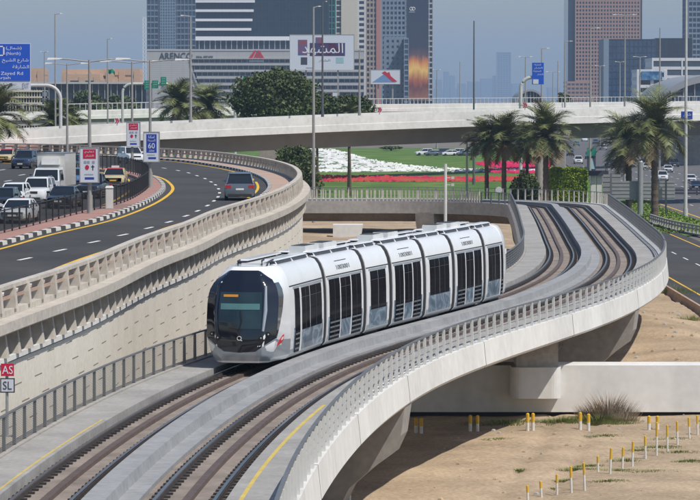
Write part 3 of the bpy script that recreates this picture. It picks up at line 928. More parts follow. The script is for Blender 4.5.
cab = q.build('cab_body', M['tram_white'], tram, smooth=True)
def fpatch(v0, v1, zlo, zhi, proud, nv=12, nz=10):
    """panel lying on the nose between v0 and v1; zlo, zhi are functions of v"""
    q = MB(); rows = []
    for i in range(nv + 1):
        v = v0 + (v1 - v0) * i / nv
        a, b = zlo(v), zhi(v)
        f_ = [fpt(v, a + (b - a) * j / nz, proud) for j in range(nz + 1)]
        bk = [fpt(v, a + (b - a) * j / nz, proud - .03) for j in range(nz + 1)]
        rows.append(f_ + bk[::-1])
    return q.loft(rows)
chin = lambda v: .58 + .06 * abs(v) + .42 * max(0, abs(v) - .5) / .5
brow = lambda v: 3.31 - .30 * max(0, abs(v) - .72) / .28
fpatch(-1, 1, chin, brow, .012, 24, 12).build('nose_glass', M['tram_black'], cab, smooth=True)
# black flanks behind the nose edge
for sd in (1, -1):
    q = MB(); rows = []
    for z in np.linspace(1.06, 2.9, 9):
        um = float(np.interp(z, [1.06, 1.4, 2.0, 2.55, 2.9], [.04, .16, .36, .46, .30]))
        rows.append([side_pt(0, z, sd, .012), side_pt(um, z, sd, .012), side_pt(um, z, sd, -.03), side_pt(0, z, sd, -.03)])
    q.loft(rows); q.build('flank_glass', M['tram_black'], cab, smooth=True)
# silver lower nose
q = MB(); rows = []
for z in (.26, .40, .50, .58):
    rows.append([side_pt(u, z + (.42 - .1 * u) * (1 if z > .55 else .35), -1, .008) for u in uu[::-1]] + [fpt(v, min(z, chin(v)) if z < .57 else chin(v) - .015, .010) for v in vv] + [side_pt(u, z + (.42 - .1 * u) * (1 if z > .55 else .35), 1, .008) for u in uu])
q.loft(rows, closed=False); q.build('bumper', M['tram_silver'], cab, smooth=True)
ws = fpatch(-.60, .60, lambda v: 1.38, lambda v: 2.60, .022).build('windscreen', M['screen'], cab, smooth=True)
fpatch(-.56, .54, lambda v: 2.02, lambda v: 2.22, .034).build('sun_band', M['screen_band'], ws, smooth=True)
q = fpatch(-.50, -.08, lambda v: 2.44, lambda v: 2.52, .034); q.build('destination_display', M['orange_led'], ws)
q = MB(); q.tube([fpt(.0, 1.36, .05), fpt(.06, 1.7, .06), fpt(.02, 2.0, .06)], .018); q.tube([fpt(.1, 1.34, .05), fpt(-.3, 1.42, .05)], .016); q.build('wiper', M['black'], ws)
# silver pillars at the windscreen edge
for sd in (1, -1):
    q = MB(); q.tube([fpt(sd * .66, 1.30, .03), fpt(sd * .70, 2.0, .035), fpt(sd * .74, 2.80, .03)], [.05, .075, .045]); q.build('pillar', M['tram_silver' if sd > 0 else 'tram_black'], cab, smooth=True)
    for j, (v, z) in enumerate(((.62, 1.08), (.8, 1.2))):
        q = MB(); c = np.array(fpt(sd * v, z, .02)); d = np.array(fpt(sd * v, z, .07)); q.tube([c, d], .085, 12); hl = q.build('headlight', M['black'], cab)
        q = MB(); q.tube([d, d + (d - c) * .1], .028, 10); q.build('lens', M['lamp_glass'], hl)
# round emblem, red operator mark
q = MB()
for a in np.linspace(0, 2 * math.pi, 20)[:-1]:
    a2 = a + 2 * math.pi / 19
    q.tube([fpt(.06 * math.cos(a), 1.06 + .065 * math.sin(a), .03), fpt(.06 * math.cos(a2), 1.06 + .065 * math.sin(a2), .03)], .013, 5)
q.tube([fpt(.035, 1.0, .03), fpt(.085, .98, .03)], .013, 5)
q.build('emblem', M['plate'], cab)
q = MB(); rows = []
for u, a, b in ((.16, .78, .82), (.26, .80, .97), (.42, .86, 1.10), (.52, .92, 1.12)):
    rows.append([side_pt(u, a, 1, .014), side_pt(u, b, 1, .014), side_pt(u, b, 1, -.01), side_pt(u, a, 1, -.01)])
q.loft(rows); lg = q.build('operator_mark', M['logo_red'], cab)
q = MB(); rows = []
for u, a, b in ((.36, .93, .98), (.42, .94, 1.04), (.48, .97, 1.05)):
    rows.append([side_pt(u, a, 1, .02), side_pt(u, b, 1, .02), side_pt(u, b, 1, 0), side_pt(u, a, 1, 0)])
q.loft(rows); q.build('mark_stroke', M['plate'], lg)
for xx, yy in ((1.9, -.45), (2.3, .35)):
    q = MB(); q.tube([m.w(xx, yy, 3.40), m.w(xx, yy, 3.58), m.w(xx + .35, yy, 3.60)], .03); q.build('antenna', M['black'], cab)
q = MB(); q.tube([m.w(1.75, .62, 3.37), m.w(1.95, .66, 3.56), m.w(2.7, .68, 3.6)], .035); q.build('roof_rail', M['black'], cab)
q = MB(); q.obox(TR.at(bs[7] - .5, 1.25), TR.tan(bs[7]), (1, 0), .2, .12, RZ + 2.3, RZ + 2.55); q.build('rear_camera', M['white'], tram)
# ------------------------------------------------------------------ white overpass and the flyover behind it
def deck_thing(name, label, pts, parap, depth, width, wing, m_f, m_w, web=True):
    """pts: (px, py, distance) along the near top edge"""
    w3 = np.array([S(*p) for p in pts])
    d3 = spline(w3, 4.0, 18.0)
    pa = Path(d3[:, :2]); zt = d3[:, 2]
    zs_ = lambda s: float(np.interp(s, pa.s, zt))
    mid = pa.at(pa.L / 2)
    th = thing(name, label, 'overpass', (mid[0], mid[1], 0))
    def sw(prof, m, nm, step=4):
        q = MB(); rows = []
        for s in np.linspace(0, pa.L, int(pa.L / step) + 1):
            rows.append([(*pa.at(s, o), zs_(s) + h) for o, h in prof])
        q.loft(rows); return q.build(nm, M[m], th)
    sw([(0, 0), (.02, -parap), (-.35, -parap), (-.35, 0)], m_f, 'parapet')
    sw([(.03, -parap * .52), (.06, -parap * .56), (.06, -parap), (.0, -parap)], m_f, 'fascia_band')
    sw([(-width, 0), (-width, -parap), (-width + .35, -parap), (-width + .35, 0)], m_f, 'parapet')
    if web:
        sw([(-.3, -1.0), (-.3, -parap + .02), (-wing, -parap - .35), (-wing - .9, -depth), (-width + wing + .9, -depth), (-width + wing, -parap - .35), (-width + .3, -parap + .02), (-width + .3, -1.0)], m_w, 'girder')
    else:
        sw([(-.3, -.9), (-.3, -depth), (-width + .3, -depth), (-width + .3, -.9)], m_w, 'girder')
    return th, pa, zs_
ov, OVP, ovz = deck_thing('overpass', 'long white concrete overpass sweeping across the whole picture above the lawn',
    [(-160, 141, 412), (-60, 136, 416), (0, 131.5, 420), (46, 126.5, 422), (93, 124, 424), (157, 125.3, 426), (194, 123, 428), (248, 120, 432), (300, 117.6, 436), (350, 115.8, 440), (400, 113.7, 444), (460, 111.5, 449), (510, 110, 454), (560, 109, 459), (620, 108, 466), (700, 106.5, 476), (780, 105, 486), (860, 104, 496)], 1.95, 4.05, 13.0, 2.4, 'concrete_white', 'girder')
for px, wd in ((268, 2.4), (559, 1.8)):
    if not wd: continue
    c = S(px, 140, 452)
    zt_ = 10.2
    q = MB(); q.loft([[(c[0] + a * w, 449 + b_ * 1.3 + 6, h) for a, b_ in ((-1, -1), (1, -1), (1, 1), (-1, 1))] for w, h in ((wd / 2, -.2), (wd / 2, 7.4), (wd * .62, 8.8), (wd * .95, zt_ + .4))])
    q.build('pier', M['concrete_grey'], ov)
c = S(539.5, 160, 447); q = MB(); q.tube([(c[0], 447.5, 0), (c[0], 447.5, 11.2)], .55, 16); q.build('drain_pier', M['concrete_grey'], ov)
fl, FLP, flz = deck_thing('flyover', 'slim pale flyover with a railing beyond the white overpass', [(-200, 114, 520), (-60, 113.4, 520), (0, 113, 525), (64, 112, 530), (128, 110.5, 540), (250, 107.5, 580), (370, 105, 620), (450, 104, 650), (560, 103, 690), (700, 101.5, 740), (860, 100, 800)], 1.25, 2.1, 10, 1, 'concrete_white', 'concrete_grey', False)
q = MB()
for s in np.arange(20, FLP.L, 1.6):
    c = FLP.at(s, -9.8); q.tube([(*c, flz(s)), (*c, flz(s) + 1.0)], .06, 4)
rows = []
for s in np.linspace(0, FLP.L, 60):
    c = FLP.at(s, -9.8); rows.append((*c, flz(s) + 1.0))
q.tube(rows, .06, 4); q.build('railing', M['pole_pale'], fl)
# ------------------------------------------------------------------ vehicles
def paint(name, col, metal=0.0):
    return mat('car_paint_' + name, col, 0.25, metal=metal, var=0.02, coat=0.7)
PAINT = {'white': paint('white', (0.72, 0.73, 0.74)), 'pearl': paint('pearl', (0.62, 0.61, 0.58)), 'silver': paint('silver', (0.16, 0.19, 0.235), .45), 'black': paint('black', (0.012, 0.014, 0.02)),
         'navy': paint('navy', (0.03, 0.05, 0.09), .2), 'grey': paint('grey', (0.12, 0.13, 0.15), .3), 'cream': paint('cream', (0.60, 0.50, 0.27)), 'red': paint('red', (0.36, 0.03, 0.03)), 'blue': paint('blue', (0.08, 0.18, 0.36), .2)}
CARS = {  # length, width, hood height, belt, roof, cabin y: base front, base rear, top front, top rear
    'sedan': (4.7, 1.82, .86, .98, 1.46, -.95, 1.75, -.15, 1.05),
    'hatch': (4.1, 1.75, .92, 1.0, 1.52, -1.0, 1.95, -.25, 1.6),
    'suv': (4.75, 1.93, 1.06, 1.14, 1.80, -1.0, 2.25, -.35, 1.95),
    'pickup': (5.2, 1.85, 1.05, 1.12, 1.78, -1.0, .75, -.35, .55)}
def car(kind, color, label, loc, heading, group='vehicles on the roads', roof=None, full=True, cat='car', rack=False, sc=1.0):
    """built facing -Y, then turned so that its nose points along heading"""
    L, W, hz, bz, rz_, cb0, cb1, ct0, ct1 = CARS[kind]
    rot = math.atan2(heading[0], -heading[1])
    th = thing({'sedan': 'sedan_car', 'hatch': 'hatchback_car', 'suv': 'suv_car', 'pickup': 'pickup_truck'}[kind], label, cat, (0, 0, 0), group)
    h, w = L / 2, W / 2
    pm = PAINT[color]
    rearz = bz - .05 if kind != 'sedan' else bz + .02
    st = [(-h, .74, .38, hz - .26), (-h + .08, .88, .26, hz - .14), (-h + .35, .96, .22, hz - .06), (cb0 - .1, 1.0, .22, hz + .04), (cb0 + .5, 1.0, .20, bz), (cb1 - .4, 1.0, .20, bz), (cb1 + .1, .99, .22, rearz), (h - .28, .97, .24, rearz - .01), (h - .07, .93, .28, rearz - .06), (h, .84, .36, rearz - .2)]
    st.sort(key=lambda a: a[0])
    rows = []
    for y, f, zb, zt_ in st:
        ww = w * f
        half = [(ww * .82, zb), (ww * .97, zb + .1), (ww, zb + .32), (ww * .985, zt_ - .2), (ww * .93, zt_ - .06), (ww * .78, zt_)]
        rows.append([(x, y, zz) for x, zz in half] + [(-x, y, zz) for x, zz in half[::-1]])
    q = MB(); q.loft(rows); body = q.build('body', pm, th, smooth=True)
    wb, wt = w * .9, w * .72
    q = MB(); q.loft([[(-wb, cb0, bz - .08), (wb, cb0, bz - .08), (wb, cb1, bz - .04), (-wb, cb1, bz - .04)], [(-wb * .97, cb0 + .18, bz + .08), (wb * .97, cb0 + .18, bz + .08), (wb * .97, cb1 - .06, bz + .1), (-wb * .97, cb1 - .06, bz + .1)], [(-wt, ct0, rz_ - .07), (wt, ct0, rz_ - .07), (wt, ct1, rz_ - .07), (-wt, ct1, rz_ - .07)]])
    q.build('cabin_glass', M['carglass'], th)
    q = MB(); q.loft([[(-wt * 1.05, ct0 - .06, rz_ - .09), (wt * 1.05, ct0 - .06, rz_ - .09), (wt * 1.05, ct1 + .08, rz_ - .09), (-wt * 1.05, ct1 + .08, rz_ - .09)], [(-wt * .98, ct0 + .02, rz_ - .03), (wt * .98, ct0 + .02, rz_ - .03), (wt * .98, ct1, rz_ - .03), (-wt * .98, ct1, rz_ - .03)], [(-wt * .8, ct0 + .2, rz_), (wt * .8, ct0 + .2, rz_), (wt * .8, ct1 - .15, rz_), (-wt * .8, ct1 - .15, rz_)]])
    q.build('roof', PAINT[roof] if roof else pm, th, smooth=True)
    for sd in (-1, 1):
        for (y0, y1, rr_) in ((cb0, ct0, .045), (cb1, ct1, .045), ((cb0 + cb1) / 2 + .1, (ct0 + ct1) / 2 + .1, .035)):
            q = MB(); q.tube([(sd * wb * 1.0, y0, bz - .05), (sd * wt * 1.02, y1, rz_ - .08)], rr_, 5); q.build('roof_pillar', pm, th)
    for y in (-h + .88, h - .9):
        for sd in (-1, 1):
            R_ = .33 if kind != 'suv' else .37
            q = MB(); q.tube([(sd * (w - .2), y, R_), (sd * (w + .015), y, R_)], R_, 16); wh = q.build('wheel', M['tyre'], th)
            if full:
                q = MB(); q.tube([(sd * (w + .0), y, R_), (sd * (w + .03), y, R_)], R_ * .64, 12); q.build('rim', M['rim'], wh)
    if full:
        for sd in (-1, 1):
            q = MB(); q.hexa([(sd * w * .50, -h - .0, hz - .34), (sd * w * .9, -h + .18, hz - .34), (sd * w * .9, -h + .36, hz - .34), (sd * w * .50, -h + .2, hz - .34), (sd * w * .54, -h + .07, hz - .15), (sd * w * .88, -h + .24, hz - .14), (sd * w * .88, -h + .4, hz - .14), (sd * w * .54, -h + .25, hz - .15)]); q.build('headlight', M['lamp_glass'], th)
            q = MB(); xa_, xb_ = sorted((sd * w * .58, sd * w * .97)); q.box(xa_, xb_, h - .32, h + .025, rearz - .26, rearz - .10); q.build('tail_light', M['tail'], th)
            q = MB(); q.box(min(sd * w * .96, sd * (w + .19)), max(sd * w * .96, sd * (w + .19)), cb0 + .35, cb0 + .52, bz + .0, bz + .15); q.build('mirror', pm, th)
            q = MB(); q.box(min(sd * (w - .02), sd * (w + .012)), max(sd * (w - .02), sd * (w + .012)), .15, .34, bz - .18, bz - .14); q.build('door_handle', M['rim'], th)
        q = MB(); q.box(-w * .42, w * .42, -h - .012, -h + .15, hz - .36, hz - .20); q.build('grille', M['plasticdark'], th)
        q = MB(); q.box(-w * .6, w * .6, -h - .010, -h + .2, .30, .44); q.build('air_intake', M['plasticdark'], th)
        q = MB(); q.box(-.26, .26, -h - .03, -h + .04, .44, .55); q.build('number_plate', M['plate' if color != 'cream' else 'yellow'], th)
        q = MB(); q.box(-.26, .26, h - .04, h + .014, rearz - .42, rearz - .3); q.build('number_plate', M['plate'], th)
        q = MB(); q.box(-w * .8, w * .8, h - .3, h + .008, .28, .42); q.build('rear_valance', M['plasticdark'], th)
    if kind == 'pickup':
        q = MB(); q.box(-w * .86, w * .86, .95, h - .12, 1.06, 1.10); q.build('load_bed', M['plasticdark'], th)
    if rack:
        q = MB()
        for sd in (-1, 1): q.tube([(sd * wt * .95, ct0 + .3, rz_ + .0), (sd * wt * .95, ct0 + .5, rz_ + .05), (sd * wt * .95, ct1 - .3, rz_ + .05), (sd * wt * .95, ct1 - .1, rz_)], .022, 5)
        q.build('roof_rail', M['rim'], th)
    if cat == 'taxi':
        q = MB(); q.box(-.3, .3, .35, .6, rz_, rz_ + .16); q.build('taxi_sign', M['paint'], th)
    th.location = tuple(float(a) for a in loc); th.rotation_euler = (0, 0, rot); th.scale = (sc, sc, sc)
    return th
def fdir(Y, near=True):
    d = np.hypot(FP.c[:, 1] - Y, 0)
    k = int(np.argmin(np.abs(FP.c[:len(FP.c)//1, 1] - Y)))
    return -FP.t[k]
def on_road(px, py, back=2.3):
    p = PR(px, py); return p
tow = np.array([-.10, -1.0])
def lane(px, py, hd, L=4.6):                      # loc of the car whose front bumper stands at the pixel
    p = PR(px, py); hd = np.array(hd) / np.hypot(*hd)
    q = p[:2] - hd * L * .41
    return (q[0], q[1], zroad(q[1]))
_car = car
def car(*a, **k):
    if len(a) > 5 and a[5] == G1: k.setdefault('sc', .82)
    return _car(*a, **k)
G1 = 'cars waiting on the left carriageway'
car('sedan', 'white', 'white sedan at the head of the queue beside the dark picket fence', lane(12, 224, tow), tow, G1)
car('hatch', 'black', 'dark hatchback tucked behind the leading white sedan', lane(-3, 212, tow), tow, G1)
car('hatch', 'white', 'small white car at the left edge behind the dark hatchback', lane(8, 206, tow), tow, G1)
car('suv', 'white', 'tall white off-road car between the queue edge and the black sedan', lane(32, 204, tow), tow, G1, rack=True)
car('sedan', 'black', 'black sedan with bright headlamps in front of the box truck', lane(58, 209, tow), tow, G1)
car('hatch', 'blue', 'small blue grey car peeping out right of the box truck', lane(67, 188, (-.12, -1)), (-.12, -1), G1)
car('sedan', 'navy', 'dark car far behind the box truck', lane(66, 170, (-.2, -1)), (-.2, -1), G1)
car('pickup', 'black', 'black pickup hidden behind the red and white lamp post banner', lane(87, 199, (-.12, -1)), (-.12, -1), G1, cat='pickup')
car('suv', 'navy', 'dark blue off-road car left of the box truck', lane(20, 169, (-.15, -1)), (-.15, -1), G1, rack=True)
car('sedan', 'cream', 'cream taxi with red roof cut off at the left edge', lane(2, 163, (-.15, -1)), (-.15, -1), G1, roof='red', cat='taxi')
car('sedan', 'cream', 'cream taxi with red roof inside the fence curve by the banners', lane(113, 187, (.0, -1)), (.0, -1), G1, roof='red', cat='taxi')
car('suv', 'white', 'white off-road car behind the two tall banners', lane(137, 164, (.35, -1)), (.35, -1), G1)
hp = PR(235, 201); k_ = RAMP.tan(RAMP.sY(hp[1] + 4)); hd = np.array([-.035, 1.0])
car('suv', 'silver', 'silver grey estate car alone on the curved ramp road, seen from behind', (hp[0] + .2, hp[1] + 2.4, zroad(hp[1] + 2.4)), hd, 'vehicles on the roads', rack=True, sc=.9)
# box truck
tl = lane(46, 199, tow, 6.2)
tk = thing('box_truck', 'white box truck towering over the waiting cars', 'truck', (0, 0, 0), G1)
q = MB(); q.box(-.98, .98, -.95, 3.1, .85, 3.05); q.build('cargo_box', PAINT['pearl'], tk)
q = MB(); q.box(-1.0, 1.0, -1.0, 3.14, 3.051, 3.10); q.box(-1.0, 1.0, -1.0, 3.14, .80, .85); q.build('box_rim', M['rim'], tk)
q = MB(); q.loft([[(-.92, -3.1, .45), (.92, -3.1, .45), (.95, -1.1, .45), (-.95, -1.1, .45)], [(-.95, -3.12, 1.2), (.95, -3.12, 1.2), (.95, -1.1, 1.2), (-.95, -1.1, 1.2)], [(-.82, -2.55, 2.05), (.82, -2.55, 2.05), (.85, -1.1, 2.12), (-.85, -1.1, 2.12)]]); cb_ = q.build('cab', PAINT['white'], tk)
q = MB(); q.hexa([(-.86, -3.10, 1.25), (.86, -3.10, 1.25), (.86, -2.9, 1.25), (-.86, -2.9, 1.25), (-.76, -2.60, 1.98), (.76, -2.60, 1.98), (.76, -2.5, 1.98), (-.76, -2.5, 1.98)]); q.build('windscreen', M['carglass'], cb_)
for sd in (-1, 1):
    q = MB(); q.hexa([(sd * .962 - .01, -2.8, 1.25), (sd * .962 + .01, -2.8, 1.25), (sd * .962 + .01, -1.4, 1.25), (sd * .962 - .01, -1.4, 1.25), (sd * .87 - .01, -2.45, 1.95), (sd * .87 + .01, -2.45, 1.95), (sd * .87 + .01, -1.4, 1.95), (sd * .87 - .01, -1.4, 1.95)]); q.build('side_window', M['carglass'], cb_)
    q = MB(); q.box(sd * .72 - .16, sd * .72 + .16, -3.15, -3.0, .78, .98); q.build('headlight', M['lamp_glass'], tk)
    q = MB(); q.box(sd * 1.1 - .08, sd * 1.1 + .08, -2.8, -2.7, 1.3, 1.65); q.build('mirror', M['black'], tk)
    for y in (-2.3, 1.8):
        q = MB(); q.tube([(sd * .72, y, .38), (sd * .97, y, .38)], .38, 16); q.build('wheel', M['tyre'], tk)
q = MB(); q.box(-.6, .6, -3.14, -3.05, .55, .74); q.build('grille', M['plasticdark'], tk)
q = MB(); q.box(-.62, .62, -1.35, -.96, 2.3, 2.75); q.build('refrigeration_unit', M['plate'], tk)
tk.location = tl; tk.scale = (.86, .86, .86); tk.rotation_euler = (0, 0, math.atan2(tow[0], 1.0))
# highway traffic
hw_ = [(590, 159, 'suv', 'grey', 'grey car on the highway between the hedge and the green totem'), (648, 170, 'sedan', 'pearl', 'off-white car directly behind the tall palm trunk'), (622, 156, 'suv', 'white', 'white car glimpsed between the crowns of the two right palms'), (596, 144, 'hatch', 'silver', 'silver car far up the highway under the overpass'), (678, 150, 'suv', 'silver', 'silver car high on the right below the overpass'), (697, 190, 'sedan', 'navy', 'dark car nearest the right edge on the highway'), (610, 143.5, 'sedan', 'white', 'white car at the vanishing end of the highway'),
       (579, 164, 'suv', 'white', 'white off-road car on the highway left of the palm pair'), (604, 150, 'sedan', 'white', 'white car far up the highway beside the green kiosk'), (577, 146, 'sedan', 'blue', 'blue car far away below the overpass girder'),
       (585, 141.5, 'suv', 'white', 'white van sized car farthest up the highway'), (610, 166, 'sedan', 'black', 'black car beneath the drooping fronds of the shorter palm'), (669, 172.5, 'sedan', 'white', 'white car beside a dark one right of the tall palm'),
       (675, 167, 'suv', 'navy', 'dark car just behind the white one right of the tall palm'), (663.5, 181, 'suv', 'white', 'white car nearest the grey sign backs'), (692, 183, 'sedan', 'white', 'white car at the right edge beyond the lamp pole'),
       (690, 151, 'suv', 'white', 'small white car high on the right below the overpass'), (682, 158, 'suv', 'black', 'black car high on the right beside the tall lamp pole'), (571, 156, 'sedan', 'grey', 'grey car between the hedge top and the overpass pier'), (699, 161, 'suv', 'navy', 'dark car at the very right edge below the overpass')]
for px, py, kd, cl, lb in hw_:
    p = P(px, py, .04); car(kd, cl, lb, (p[0], p[1] + 2.3, .035), (-.03, -1), 'traffic on the far highway', full=py > 160)
for k, (px, cl) in enumerate([(424, 'white'), (432, 'silver'), (441, 'navy'), (449, 'white'), (456, 'pearl'), (464, 'silver'), (471, 'grey')]):
    p = P(px, 155.5 + .3 * (k % 2), 0); car('hatch' if k % 2 else 'suv', cl, f'parked {dict(white="white", silver="steel grey", navy="dark blue", pearl="off-white", grey="dark grey")[cl]} car beyond the lawn, {ORD[k]} from the left', (p[0], p[1], .0), (-1, -.25), 'cars parked beyond the lawn', full=False)

# ------------------------------------------------------------------ vegetation
def frond(mb, base, az, el, L, droop, mi, wid=.34, n=9):
    d = np.array([math.cos(az), math.sin(az), 0.0]); side = np.array([-math.sin(az), math.cos(az), 0.0])
    pts = []
    p = np.array(base, float); a = el
    for k in range(n + 1):
        pts.append(p.copy()); a2 = a - droop * (k / n) ** 1.2
        p = p + (d * math.cos(a2) + np.array([0, 0, 1]) * math.sin(a2)) * L / n
    for k in range(n):
        a_, b_ = pts[k], pts[k + 1]
        t = (b_ - a_); t /= np.linalg.norm(t); up = np.cross(side, t) * -1
        if up[2] < 0: up = -up
        lw = L * wid * (0.40 + math.sin(math.pi * min(1, (k + 1.2) / (n + .8)) ** .8) * .75)
        mb.add([a_ - side * .025, a_ + side * .025, b_ + side * .02, b_ - side * .02], [(0, 1, 2, 3)], mi)
        for sd in (-1, 1):
            for j in range(4):
                q0 = a_ + (b_ - a_) * (j / 4)
                tip = q0 + side * sd * lw * .62 + t * lw * .62 + up * lw * (.15 - .35 * rng.random())
                wv = t * .075
                mb.add([q0 - wv, q0 + wv, tip + wv * .25, tip - wv * .25], [(0, 1, 2, 3)], mi)
def palm(label, loc, height, crown_r, seed, dense=44, group='date palms', cat='palm tree'):
    global rng
    rng = random.Random(seed)
    th = thing('palm_tree', label, cat, loc, group)
    th.rotation_euler = (0, 0, rng.random() * 6)
    q = MB(); n = 26; pts, rs = [], []
    lean = (rng.uniform(-.02, .02), rng.uniform(-.02, .02))
    for k in range(n + 1):
        u = k / n; pts.append((lean[0] * height * u * u, lean[1] * height * u * u, height * u)); rs.append((.33 - .08 * u + (.04 if k % 2 else 0) + (.14 * max(0, u - .88) / .12)) * crown_r / 3.8)
    q.tube(pts, rs, 10)
    o = q.build('trunk', M['bark']); o.parent = th
    q = MB(); q.raw = True
    top = np.array(pts[-1])
    for k in range(dense):
        u = k / dense
        el = R(86 - 112 * u ** .95 + rng.uniform(-9, 9)); az = k * 2.39996 + rng.uniform(-.25, .25)
        L = crown_r * (1.10 + .15 * rng.random() - .16 * u)
        frond(q, top + np.array([0, 0, .25 - .7 * u]), az, el, L, R(58 + 34 * rng.random() + (14 if u < .5 else -12)), 1 if u > .86 else 0)
    for k in range(14):                           # cut leaf stubs under the crown
        az = k * 2.39996; d = np.array([math.cos(az), math.sin(az), 0])
        b0 = top + np.array([0, 0, -.75 - .03 * k]); q.tube([b0 + d * .2, b0 + d * .5 + np.array([0, 0, .28])], [.07, .03], 4, 1)
    o = q.build('crown', [M['palm'], M['palm_dry']]); o.parent = th
    return th
def palm_at(label, px, crown_py, Y, crown_r, seed, dense=52):
    p = S(px, crown_py, Y); palm(label, (p[0], Y, 0), p[2], crown_r, seed, dense)
palm_at('tallest palm standing alone in front of the right end of the overpass', 655, 127, 425, 5.0, 11, 50)
palm_at('shorter palm just left of the tallest one, behind the sign backs', 629, 142, 446, 4.9, 12, 46)
palm_at('palm with a wide crown between the round bush and the clipped hedge', 546, 135, 432, 4.3, 13, 48)
palm_at('palm left of the round bush, nearest the overpass middle', 504, 138, 438, 3.9, 14, 46)
palm_at('thin trunked palm at the left end of the palm row', 487, 140, 442, 3.3, 15, 40)
palm_at('palm under whose fronds the round bush grows', 527, 143, 443, 2.8, 16, 40)
palm_at('large palm at the left edge before the white overpass wall', -3, 115, 405, 4.4, 17, 48)
palm_at('low palm beside the curved gantry left of the lamp posts', 53, 121, 475, 3.8, 18, 44)
palm_at('low palm right of the curved gantry', 71, 123, 485, 2.7, 19, 40)
palm_at('brownish palm above the overpass before the grey office podium', 178, 103, 500, 4.0, 20, 46)
palm_at('second palm above the overpass, beside the big round tree', 207, 106, 510, 3.9, 21, 46)
palm_at('bare stemmed palm standing on the lawn under the overpass', 350, 118, 520, 2.6, 22, 36)
def leaf_cloud(q, lobes, n, size, seed, mi=0, inner=.55):
    r = random.Random(seed); q.raw = True
    wts = [a[1][0] * a[1][2] for a in lobes]
    for _ in range(n):
        (c, rad) = r.choices(lobes, wts)[0]
        while True:
            v = np.array([r.gauss(0, 1) for _ in range(3)]); v /= np.linalg.norm(v)
            break
        k = inner + (1 - inner) * r.random() ** .6
        k *= 1 + .12 * math.sin(7 * v[0] + 3 * v[2]) + r.uniform(-.05, .1)
        p = np.array(c) + v * np.array(rad) * k
        a = np.array([r.gauss(0, 1) for _ in range(3)]) + v * .6; a /= np.linalg.norm(a)
        b = np.cross(a, [r.gauss(0, 1) for _ in range(3)]); b /= np.linalg.norm(b); c2 = np.cross(a, b)
        s = size * r.uniform(.6, 1.4)
        q.add([p - b * s - c2 * s * .5, p + b * s - c2 * s * .5, p + b * s * .6 + c2 * s * .7, p - b * s * .6 + c2 * s * .7], [(0, 1, 2, 3)], mi)
def tree(label, loc, h, crown_w, crown_h, seed, n=5000, size=.22, leaf='leaf', name='broadleaf_tree', cat='tree', group='trees round the overpass', lobes_n=26):
    r = random.Random(seed)
    th = thing(name, label, cat, loc, group)
    q = MB(); tr = max(.12, crown_w * .035); zc = h - crown_h
    q.tube([(0, 0, 0), (.05, 0, zc * .5 + .3), (0, .05, zc + crown_h * .35)], [tr * 1.3, tr, tr * .7], 8)
    for k in range(6):
        a = k * 1.05 + r.random(); q.tube([(0, 0, zc + crown_h * .12), (math.cos(a) * crown_w * .2, math.sin(a) * crown_w * .2, zc + crown_h * .4), (math.cos(a) * crown_w * .36, math.sin(a) * crown_w * .36, zc + crown_h * r.uniform(.45, .8))], [tr * .6, tr * .4, tr * .12], 6)
    o = q.build('trunk', M['bark']); o.parent = th
    lobes = []
    for k in range(lobes_n):
        a = r.random() * 6.283; v = r.uniform(-.85, .95); rr = math.sqrt(max(.05, 1 - v * v)) * r.uniform(.45, .80)
        s = r.uniform(.16, .28)
        lobes.append(((math.cos(a) * rr * crown_w / 2, math.sin(a) * rr * crown_w / 2, zc + crown_h / 2 + v * crown_h * .40), (s * crown_w, s * crown_w, s * crown_h * .75)))
    q = MB(); leaf_cloud(q, lobes, n, size, seed)
    o = q.build('crown', M[leaf]); o.parent = th
    return th
def tree_px(label, px0, px1, ptop, pbot, Y, seed, n=5000, size=.24, leaf='leaf', **kw):
    a, b = S(px0, ptop, Y), S(px1, pbot, Y)
    return tree(label, ((a[0] + b[0]) / 2, Y, 0), a[2], (b[0] - a[0]), a[2] - max(.6, b[2]), seed, n, size, leaf, **kw)
tree_px('big dense dark tree above the overpass left of the lamp post', 232, 322, 71, 132, 500, 31, 26000, .19, lobes_n=44)
tree_px('second dark tree under the big billboard, merging with the biggest tree', 298, 336, 92, 140, 520, 33, 9000, .19, lobes_n=34)
tree_px('low dark tree right of the lamp post under the billboard', 326, 372, 97, 136, 540, 32, 10000, .19, lobes_n=30)
tree_px('dark tree filling the gap under the overpass beside the ramp end', 276, 319, 147, 198, 405, 34, 10000, .17, lobes_n=34)
tree_px('hazy grey green tree before the dark glass podium', 70, 106, 92, 128, 800, 35, 3500, .38)
tree_px('second hazy tree before the dark glass podium, beside the gantry pole', 100, 142, 94, 130, 830, 36, 3500, .38)
tree_px('small tree beyond the lawn among the parked cars', 380, 402, 147, 158, 960, 37, 1200, .3)
tree_px('far round tree beyond the flyover near the gantry sign', 556, 570, 92, 112, 900, 38, 900, .4)
# round bush and clipped hedge
b0 = S(525, 182, 441)
bu = thing('round_bush', 'dark round bush beside the clipped hedge', 'bush', (b0[0], 441, 0), 'shrubs by the overpass')
q = MB(); leaf_cloud(q, [((0, 0, 2.9), (1.7, 1.5, 2.6)), ((-.7, 0, 2.5), (1.2, 1.2, 2.2)), ((.8, 0, 2.5), (1.1, 1.2, 2.2))], 4200, .15, 41); o = q.build('foliage', M['leaf']); o.parent = bu
q = MB(); q.tube([(0, 0, 0), (0, 0, 2.2)], [.18, .1], 8); o = q.build('trunk', M['bark']); o.parent = bu
hx0, hx1 = S(549, 180, 436)[0], S(586.5, 180, 436)[0]
hd_ = thing('clipped_hedge', 'bright green box clipped hedge beside the palm', 'hedge', ((hx0 + hx1) / 2, 436, 0), 'shrubs by the overpass')
q = MB(); q.raw = True; r = random.Random(5); hw2, hh, hdp = (hx1 - hx0) / 2, 6.0, 1.8
